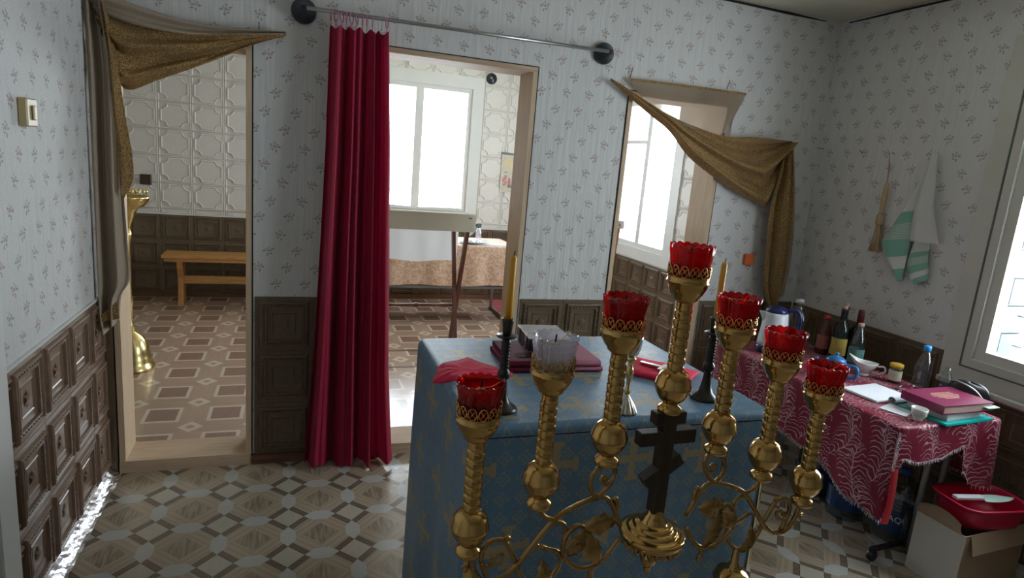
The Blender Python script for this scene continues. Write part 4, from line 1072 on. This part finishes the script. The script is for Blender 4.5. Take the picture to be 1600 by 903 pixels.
bottle('sauce_bottle', 'bottle of brown-red liquid with red cap and reddish label', 'bottle', 2.700, -.545, [(.032, 0), (.033, .01), (.033, .11), (.028, .14), (.014, .175), (.013, .19)], 'oil', [(.016, .188), (.016, .208), (0, .209)], [[(.0335, .03), (.0335, .105)], 'label_red'], capmat='red_cap')
wb2 = [(.036, 0), (.0375, .006), (.0375, .15), (.034, .175), (.016, .205), (.0145, .215), (.0145, .262), (.016, .264), (.016, .272)]
bottle('wine_bottle', 'dark corked wine bottle with yellow-green label beside the red-capped bottle', 'bottle', 2.690, -.655, wb2, 'dark_bottle', [(.011, .270), (.011, .286), (0, .287)], [[(.038, .03), (.038, .12)], 'label_yellow'], capmat='cork', group='dark wine bottles')
bottle('wine_bottle', 'dark wine bottle standing behind the yellow labelled one, pale cork', 'bottle', 2.752, -.605, wb2, 'dark_bottle', [(.011, .270), (.011, .290), (0, .291)], None, capmat='cork', group='dark wine bottles')
bottle('wine_bottle', 'dark wine bottle with maroon foil neck nearest the wall', 'bottle', 2.757, -.698, wb2, 'dark_bottle', [(.0165, .215), (.0162, .272), (.0155, .277), (0, .278)], None, capmat='maroon_foil', group='dark wine bottles', z=TZ + .001)
bottle('oil_bottle', 'clear bottle with teal label in front of the wine bottles', 'bottle', 2.680, -.775, [(.034, 0), (.036, .008), (.036, .11), (.030, .15), (.016, .19), (.013, .215)], 'water_bottle', [(.014, .213), (.014, .228), (0, .229)], [[(.0366, .03), (.0366, .10)], 'label_green'], capmat='cork')
mg = thing('enamel_teapot', 'blue enamel pot with a lid and handle, behind the rightmost ruby cup', 'teapot', on_table(2.415, -.905), R(-60))
MB().lathe([(.045, 0), (.055, .010), (.060, .035), (.056, .065), (.045, .082), (.040, .085)], 28).build('body', 'blue_enamel', mg)
MB().lathe([(.043, .085), (.044, .090), (.030, .102), (.010, .108), (.006, .110), (.010, .118), (.006, .124), (0, .125)], 24).build('lid', 'blue_enamel', mg)
MB().tube(spline([(.052, 0, .072), (.085, 0, .075), (.098, 0, .05), (.088, 0, .022), (.056, 0, .016)], 18), .008, 8).build('handle', 'blue_enamel', mg)
MB().tube(spline([(-.052, 0, .030), (-.075, 0, .05), (-.085, 0, .082)], 10), [.014, .0135, .013, .0125, .012, .011, .010, .009, .0085, .008], 10).build('spout', 'blue_enamel', mg)
gb = thing('gravy_boat', 'white porcelain gravy boat with loop handle on the red table', 'gravy boat', on_table(2.628, -.885), R(-58))
def boat(a, b):
    t = a * 2 * math.pi; prof = [(.022, 0), (.024, .004), (.018, .010), (.026, .022), (.038, .045), (.042, .068), (.040, .068), (.034, .045), (.02, .022), (0, .018)]
    k = b * (len(prof) - 1); i = min(len(prof) - 2, int(k)); q = k - i; r = prof[i][0] * (1 - q) + prof[i + 1][0] * q; z = prof[i][1] * (1 - q) + prof[i + 1][1] * q
    c = math.cos(t); up = max(0, z - .02) / .05; lip = max(0, -c) ** 4
    return (r * c * (1 + .35 * up + .55 * lip * up), r * math.sin(t) * (1 - .45 * lip * up), z + .022 * lip * up - .004 * up * math.sin(t) ** 2)
MB().grid(boat, 40, 27).build('bowl', 'porcelain', gb)
MB().tube(spline([(.052, 0, .055), (.078, 0, .060), (.086, 0, .040), (.066, 0, .022), (.036, 0, .022)], 18), .0045, 8).build('handle', 'porcelain', gb)
bottle('glass_jar', 'small glass jar with yellow lid and pale label', 'jar', 2.700, -.990, [(.026, 0), (.028, .004), (.028, .066), (.025, .074)], 'water_bottle', [(.029, .073), (.029, .088), (.027, .090), (0, .090)], [[(.0285, .012), (.0285, .060)], 'label_white'], capmat='yellow_lid')
bottle('water_bottle', 'clear plastic bottle with sky blue cap beside the magenta book', 'bottle', 2.745, -1.085, [(.032, 0), (.036, .006), (.036, .05), (.034, .06), (.036, .07), (.036, .105), (.030, .135), (.016, .170), (.0125, .185)], 'water_bottle', [(.0155, .183), (.0155, .205), (.014, .207), (0, .207)], None, capmat='blue_cap')
bottle('small_bottle', 'small capless clear bottle between blue-capped bottle and window', 'bottle', 2.775, -1.175, [(.026, 0), (.029, .005), (.029, .07), (.022, .095), (.011, .12), (.011, .132)], 'water_bottle')
sp_ = thing('dessert_spoon', 'small steel spoon lying in front of the yellow-lidded jar', 'spoon', on_table(2.675, -1.055), R(20))
MB().lathe([(.0, .0), (.012, .001), (.017, .005), (.0175, .006), (.012, .003), (.0, .0025)], 16, (-.05, 0, 0)).build('bowl', 'steel', sp_); MB().tube([(-.035, 0, .005), (0, 0, .008), (.06, 0, .004)], [.0025, .0022, .004], 8).build('handle', 'steel', sp_)
bag = thing('black_pouch', 'black shiny pouch lying below the window, behind the books', 'pouch', (2.757, -1.292, TZ + .001), R(-84))
MB().grid(lambda a, b: ((.086 + .006 * math.sin(a * 19)) * math.cos(a * 2 * math.pi) * math.sin(math.pi * b) ** .6, .038 * math.sin(a * 2 * math.pi) * math.sin(math.pi * b) ** .6, .055 - .055 * math.cos(math.pi * b) * (1 + .06 * math.sin(a * 12))), 36, 18).build('body', 'black_plastic', bag)
MB().tube(spline([(-.07, -.01, .09), (-.03, -.035, .105), (.04, -.035, .09), (.08, -.02, .05)], 14), .004, 6).build('strap', 'steel', bag)
# papers and books
o = MB().box((-.115, -.085, 0), (.115, .085, .010), bev=.002).build('notebook', 'paper', None, (2.445, -1.115, TZ + .001), (0, 0, R(6))); tag(o, 'white open notebook lying flat on red cloth', 'notebook')
rp = thing('rolled_paper', 'white rolled sheet of paper in front of the notebook', 'paper', (2.470, -1.222, TZ + .019), R(10))
rl = MB(); n = 30
rl.grid(lambda a, b: (-.075 + .15 * b, (.0165 - .004 * a) * math.cos(a * 14), (.0165 - .004 * a) * math.sin(a * 14)), 60, 2); rl.build('roll', 'paper', rp)
o = MB().box((-.055, -.050, 0), (.055, .050, .003)).build('paper_sheet', 'paper', None, (2.365, -1.290, TZ + .001), (0, 0, R(20))); tag(o, 'loose white sheet under the small white cup', 'paper')
fo = thing('plastic_folder', 'turquoise plastic folder under the stacked books', 'folder', (2.565, -1.345, TZ + .001), R(4))
MB().box((-.150, -.105, 0), (.150, .105, .003)).build('back_cover', 'teal', fo); MB().box((-.150, -.104, .004), (.150, .105, .007)).build('front_cover', 'teal', fo)
def book(label, x, y, z, w, d, h, rz, cover_m, page_m, name='book'):
    b = thing(name, label, 'book', (x, y, z), rz)
    MB().box((-w + .004, -d + .004, .0035), (w - .004, d - .004, h - .0035)).build('pages', page_m, b)
    MB().box((-w, -d, h - .0035), (w, d, h)).build('cover', cover_m, b); MB().box((-w, -d, 0), (w, d, .0035)).build('cover', cover_m, b); MB().box((-w, -d, .003), (-w + .004, d, h - .003)).build('spine', cover_m, b)
    return b
b1 = book('thick pale-edged book under the magenta one', 2.565, -1.340, TZ + .0085, .118, .082, .030, R(6), 'page_white', 'page_white')
b2 = book('magenta hardback book with gilt lettering on top of the book stack', 2.560, -1.345, TZ + .0395, .145, .092, .036, R(1), 'book_pink', 'page')
gp = MB()
for k in range(5):
    w = (.05, .065, .07, .06, .04)[k]; x = -w
    while x < w:
        q = random.uniform(.006, .016); gp.box((x, .032 - k * .014, .036), (x + q, .040 - k * .014, .0364)); x += q + .004
stuff(gp.build('gilt_lettering', 'gilt', b2))
tb = MB().box((.090, -.108, .0), (.160, -.085, .003)).build('bookmark', 'mint', b2, (0, 0, .018))
cp = thing('porcelain_cup', 'small white handleless cup on the front corner of red table', 'cup', on_table(2.352, -1.392))
MB().lathe([(.014, 0), (.017, .003), (.016, .006), (.024, .020), (.029, .040), (.0305, .052), (.029, .052), (.026, .038), (.018, .016), (0, .010)], 28).build('bowl', 'porcelain', cp); MB().lathe([(.0295, .032), (.0285, .026), (.0245, .020)], 28, caps=False).build('painted_band', 'mint', cp)

# under and beside the table
def text_mesh(body, size, mat):
    cu_ = bpy.data.curves.new('lettering', 'FONT'); cu_.body = body; cu_.size = size; cu_.align_x = 'CENTER'; cu_.align_y = 'CENTER'
    o = bpy.data.objects.new('lettering', cu_); COL.objects.link(o); dg = bpy.context.evaluated_depsgraph_get(); me = bpy.data.meshes.new_from_object(o.evaluated_get(dg)); COL.objects.unlink(o); bpy.data.objects.remove(o)
    me.materials.clear(); me.materials.append(MAT[mat]); return me
def five_litre(label, x, y, face):
    t = thing('water_canister', label, 'water bottle', (x, y, .001), face, 'large water bottles under the red table')
    pr_ = [(.070, 0), (.082, .008)]; h = .012
    for k in range(11): pr_ += [(.084, h), (.084, h + .012), (.081, h + .016)]; h += .018
    pr_ += [(.084, .215), (.080, .245), (.062, .275), (.036, .30), (.024, .312), (.024, .322)]
    MB().lathe(pr_, 28).build('body', 'blue_bottle', t); MB().lathe([(.027, .318), (.027, .342), (.024, .345), (0, .345)], 24).build('cap', 'deep_blue_cap', t)
    lb = MB().lathe([(.0855, .055), (.0855, .150)], 32, caps=False).build('label', 'label_blue', t)
    me = text_mesh('AQUA', .037, 'print_white')
    for v in me.vertices:
        a = v.co.x / .0865 - math.pi / 2; z = v.co.y + .122; v.co = (.0867 * math.cos(a), .0867 * math.sin(a), z)
    o = bpy.data.objects.new('lettering', me); COL.objects.link(o); o.parent = lb
    return t
five_litre('big water bottle with blue label under far part of table', 2.575, -.76, R(-48))
five_litre('big ribbed water bottle under the middle of the red table', 2.560, -.985, R(120))
five_litre('big blue-capped water bottle under table behind the cardboard box', 2.640, -1.190, R(-40))

cb = thing('cardboard_box', 'whitish cardboard box with open flap standing in front of red table', 'box', (2.505, -1.575, 0), R(3))
BL, BW, BH = .40, .20, .262
MB().box((0, 0, 0), (.004, BW, BH)).build('side', 'card_white', cb); MB().box((BL - .004, 0, 0), (BL, BW, BH)).build('side', 'card', cb)
MB().box((.004, 0, 0), (BL - .004, .004, BH)).build('side', 'card', cb); MB().box((.004, BW - .004, 0), (BL - .004, BW, BH)).build('side', 'card', cb); MB().box((.004, .004, 0), (BL - .004, BW - .004, .004)).build('bottom', 'card', cb)
fp = MB(); fp.grid(lambda a, b: (-.004 - .012 * b - .012 * math.sin(b * 3.14), .006 + .19 * a + .01 * b * (1 - 2 * a), BH + .070 * b * (1 - .35 * (2 * a - 1) ** 2)), 10, 8); fp.build('flap', 'card', cb)
fp = MB(); fp.grid(lambda a, b: (.03 + (BL - .05) * a, -.001 - .022 * b, BH - .075 * b), 8, 6); fp.build('flap', 'card', cb)
bs_ = thing('plastic_basin', 'crimson plastic basin resting on the cardboard box', 'basin', (2.700, -1.480, BH + .001), R(-8))
def rr_ring(a, hx, hy, z, p=4.0): c, s_ = math.cos(a), math.sin(a); return (hx * math.copysign(abs(c) ** (2 / p), c), hy * math.copysign(abs(s_) ** (2 / p), s_), z)
def basin(a, b):
    prof = [(.125, .080, 0), (.138, .090, .006), (.150, .100, .05), (.160, .108, .092), (.172, .118, .094), (.172, .118, .099), (.158, .106, .098), (.148, .098, .05), (.134, .086, .010), (.0, .0, .008)]
    k = b * (len(prof) - 1); i = min(len(prof) - 2, int(k)); q = k - i; p, n_ = prof[i], prof[i + 1]
    return rr_ring(a * 2 * math.pi, p[0] + (n_[0] - p[0]) * q, p[1] + (n_[1] - p[1]) * q, p[2] + (n_[2] - p[2]) * q)
MB().grid(basin, 56, 18).build('tub', 'basin', bs_)
MB().lathe([(0, 0), (.12, 0)], 4, (0, 0, .001), smooth=False)
kn = thing('plastic_scraper', 'pale mint plastic scraper with white handle lying across basin', 'scraper', (2.690, -1.500, BH + .104), R(-12))
MB().grid(lambda a, b: (-.02 + .15 * a, (b - .5) * .060 * math.sin(math.pi * min(1, .25 + a * .75)) ** .7, .004 * math.sin(b * 3.1) + .004 * a), 14, 6).build('blade', 'mint', kn)
MB().box((-.145, -.014, -.002), (-.015, .014, .012), bev=.003).build('handle', 'white_plastic', kn)
ca = thing('castor_foot', 'black castor foot of a stand on floor beside the cardboard box', 'castor', (2.372, -1.312, 0), R(3))
MB().lathe([(.018, -.014), (.024, -.010), (.024, .010), (.018, .014)], 20, (0, 0, .0245), ax='y').build('wheel', 'black_plastic', ca)
MB().box((-.012, -.012, .046), (.195, .012, .062), bev=.003).build('arm', 'black_plastic', ca); MB().tube([(0, 0, .024), (0, 0, .05)], .005, 8).build('pin', 'steel', ca)
MB().tube([(.185, 0, .05), (.185, 0, .20)], .014, 10).build('column', 'black_plastic', ca)

# ---------------------------------------------------------------- the nave behind the partition
be = thing('wooden_bench', 'varnished pine bench along the far wall, seen through the left doorway', 'bench', (-.50, 3.12, NZ), 0, 'pine benches along the far wall')
for k in range(3): MB().box((-.58, -.135 + k * .092, .425), (.62, -.051 + k * .092, .455), bev=.004).build('slat', 'pine', be)
MB().box((-.56, -.120, .395), (.60, -.098, .425)).build('apron', 'pine', be); MB().box((-.43, -.014, .18), (.47, .014, .250)).build('stretcher', 'pine', be)
for x in (-.44, .48):
    ly_ = [(-.09, 0), (-.075, .02), (-.055, .14), (-.06, .24), (-.105, .33), (-.115, .395), (.115, .395), (.105, .33), (.06, .24), (.055, .14), (.075, .02), (.09, 0)]
    lg_ = MB().prism(ly_, -.022, .022); lg_.v = [(x - q[1] if False else x + q[1], q[0], q[2]) for q in lg_.v]; lg_.build('leg', 'pine_v', be)
dup(be, (-2.02, 3.12, NZ), None, 'second pine bench, only its end shows beside the brown drape')
bst = thing('candle_stand', 'polished brass floor candle stand behind the left drape', 'candle stand', (-.965, 1.33, NZ))
MB().lathe([(.134, 0), (.136, .012), (.128, .024), (.122, .040), (.116, .050), (.117, .070), (.112, .080), (.108, .110), (.098, .150), (.080, .190), (.055, .222), (.030, .240), (.018, .255)], 40).build('base', 'brass_pale', bst)
MB().lathe([(.018, .252), (.026, .27), (.017, .29), (.015, .40), (.024, .44), (.015, .48), (.015, .80), (.026, .86), (.018, .90)], 24).build('column', 'brass_pale', bst)
MB().lathe([(.018, .90), (.024, .92), (.046, .98), (.055, 1.005), (.060, 1.02), (.095, 1.04), (.118, 1.065), (.128, 1.09), (.130, 1.10), (.122, 1.10), (.105, 1.08), (.0, 1.07)], 40).build('tray', 'brass_pale', bst)
for ring_n, ring_r in ((18, .112), (12, .075), (6, .035)):
    for k in range(ring_n):
        t = 2 * math.pi * k / ring_n; MB().lathe([(.002, 0), (.002, .035), (.007, .040), (.008, .055), (.006, .055)], 8, (ring_r * math.cos(t), ring_r * math.sin(t), 1.085)).build('taper_socket', 'brass_pale', bst)

def lectern(x, y, w, h, wood_m, label, clabel, depth=.30):
    t = thing('folding_lectern', label, 'lectern', (x, y, NZ))
    for sx in (-1, 1):
        for q in (-1, 1):
            xx = sx * (w / 2 - (.012 if q < 0 else .038))
            MB().add([(xx + dx, q * depth / 2 * (1 if e else -1) * 1.0 + dy, (h - .03 if e else 0)) for e in (0, 1) for dx, dy in ((-.012, -.019), (.012, -.019), (.012, .019), (-.012, .019))],
                     [[3, 2, 1, 0], [4, 5, 6, 7], [0, 1, 5, 4], [1, 2, 6, 5], [2, 3, 7, 6], [3, 0, 4, 7]]).build('leg', wood_m, t)
    for q in (-1, 1): MB().tube([(-w / 2, q * depth / 2, h - .03), (w / 2, q * depth / 2, h - .03)], .014, 10).build('top_bar', wood_m, t)
    pr_ = [(.006, -w / 2 + .03), (.010, -w / 2 + .05), (.016, -w / 2 + .10), (.008, -w / 4), (.012, -.04), (.008, -.03), (.018, 0), (.008, .03), (.012, .04), (.008, w / 4), (.016, w / 2 - .10), (.010, w / 2 - .05), (.006, w / 2 - .03)]
    MB().lathe(pr_, 14, (0, 0, h * .40), ax='x').build('stretcher', wood_m, t)
    c = thing('lectern_cloth', clabel, 'cloth', (x, y, NZ))
    def sl(a, b):   # over the two bars, front flap then rear flap
        yy = [(-depth / 2 - .022, h - .125), (-depth / 2 - .022, h - .05), (-depth / 2 - .016, h - .006), (-depth / 2 + .015, h - .006), (0, h - .022), (depth / 2 - .015, h - .004), (depth / 2 + .016, h - .006), (depth / 2 + .024, h - .06), (depth / 2 + .028, h - .40)]
        k = b * (len(yy) - 1); i = min(len(yy) - 2, int(k)); q = k - i
        return (-w / 2 - .02 + (w + .04) * a + .006 * math.sin(b * 9), yy[i][0] * (1 - q) + yy[i + 1][0] * q + .004 * math.sin(a * 21), yy[i][1] * (1 - q) + yy[i + 1][1] * q)
    return t, c, sl
lt, lc, sl = lectern(.825, 1.22, .62, 1.135, 'brown_wood', 'brown folding lectern with crossed legs and turned stretcher in middle doorway', 'cream and white cloth over the brown lectern', .36)
MB().grid(lambda a, b: sl(a, b * .62), 24, 30).build('cream_cover', 'cream_cloth', lc)
MB().grid(lambda a, b: (lambda p: (p[0] * .98, p[1] + .003, p[2] + .003 + .008 * math.sin(a * 9) * b))(sl(a, .55 + b * .45)), 24, 20).build('white_towel', 'white_cloth', lc)
MB().grid(lambda a, b: ((.31 + .022 + .012 * b), -.19 + .38 * a, 1.12 - (.10 + .06 * math.sin(a * 3.1)) * b), 14, 8).build('side_flap', 'white_cloth', lc)
l2, lc2, sl2 = lectern(1.905, .92, .50, 1.165, 'orange_wood', 'orange wood lectern partly hidden by the left side of right doorway', 'white cloth over the orange lectern', .16)
MB().grid(lambda a, b: (lambda p: (p[0], p[1], max(p[2], 1.165 - .06)))(sl2(a, b)), 20, 30).build('cover', 'white_cloth', lc2)

nt_ = thing('nave_table', 'metal framed table under gold brocade cloth before the far window', 'table', (1.26, 2.66, NZ))
for sx in (-.63, .66):
    for sy in (-.24, .24): MB().tube([(sx, sy, .02), (sx, sy, .70)], .013, 10).build('leg', 'grey_metal', nt_)
    MB().box((sx - .014, -.27, 0), (sx + .014, .27, .022)).build('foot_bar', 'black_plastic', nt_)
MB().box((-.70, -.27, .70), (.70, .27, .722)).build('tabletop', 'pine', nt_)
for sy in (-.24, .24): MB().box((-.63, sy - .012, .32), (.66, sy + .012, .345)).build('rail', 'grey_metal', nt_)
MB().box((-.60, -.20, .348), (.64, .20, .40)).build('shelf_panel', 'pine', nt_)
mb, nsurf, NLL = cover(.535, 1.985, 2.37, 2.95, NZ + .728, lambda s: (.37 + .006 * math.sin(s * 9)) if s < 1.40 else (.46 if s < 1.9 else .36), .04, .007, 9.0, .05, .02, 2)
nc = tag(mb.build('brocade_tablecloth', 'brocade'), 'gold and pink brocade tablecloth before the far window', 'tablecloth')
pl_ = thing('serving_plate', 'white oval plate with small white pieces on gold tablecloth', 'plate', (1.565, 2.50, NZ + .730))
MB().lathe([(.06, 0), (.065, .004), (.12, .014), (.15, .022), (.148, .025), (.115, .017), (.06, .008), (0, .007)], 36, fr=lambda t, i: 1.0 - .22 * math.sin(t) ** 2).build('dish', 'porcelain', pl_)
for k in range(6): MB().lathe([(.012, 0), (.018, .008), (.014, .022), (0, .026)], 10, (random.uniform(-.06, .06), random.uniform(-.04, .04), .010)).build('bread_piece', 'white_cloth', pl_)
o = MB().box((-.19, -.075, 0), (.19, .075, .002)).build('table_runner', 'white_cloth', None, (1.72, 2.48, NZ + .730)); tag(o, 'small white runner under the plate on the gold tablecloth', 'cloth')
spb = thing('spray_bottle', 'clear spray bottle with dark green trigger on gold tablecloth', 'bottle', (1.665, 2.66, NZ + .730), R(20))
MB().lathe([(.026, 0), (.028, .006), (.028, .09), (.022, .11), (.011, .125), (.011, .135)], 18).build('body', 'clear_glass', spb)
MB().box((-.035, -.011, .135), (.024, .011, .170), bev=.004).box((-.014, -.010, .128), (.014, .010, .137)).build('trigger_head', 'dark_green', spb); MB().tube([(-.028, 0, .138), (-.034, 0, .11)], .004, 6).build('trigger', 'dark_green', spb)
rg = tag(MB().grid(lambda a, b: (1.99 + .72 * a, 1.95 + 1.35 * b, NZ + .004 + .004 * math.sin(a * 17) * math.sin(b * 13)), 30, 40).build('floor_rug', 'rug'), 'red rug on the nave floor at the right end of gold-clothed table', 'rug')
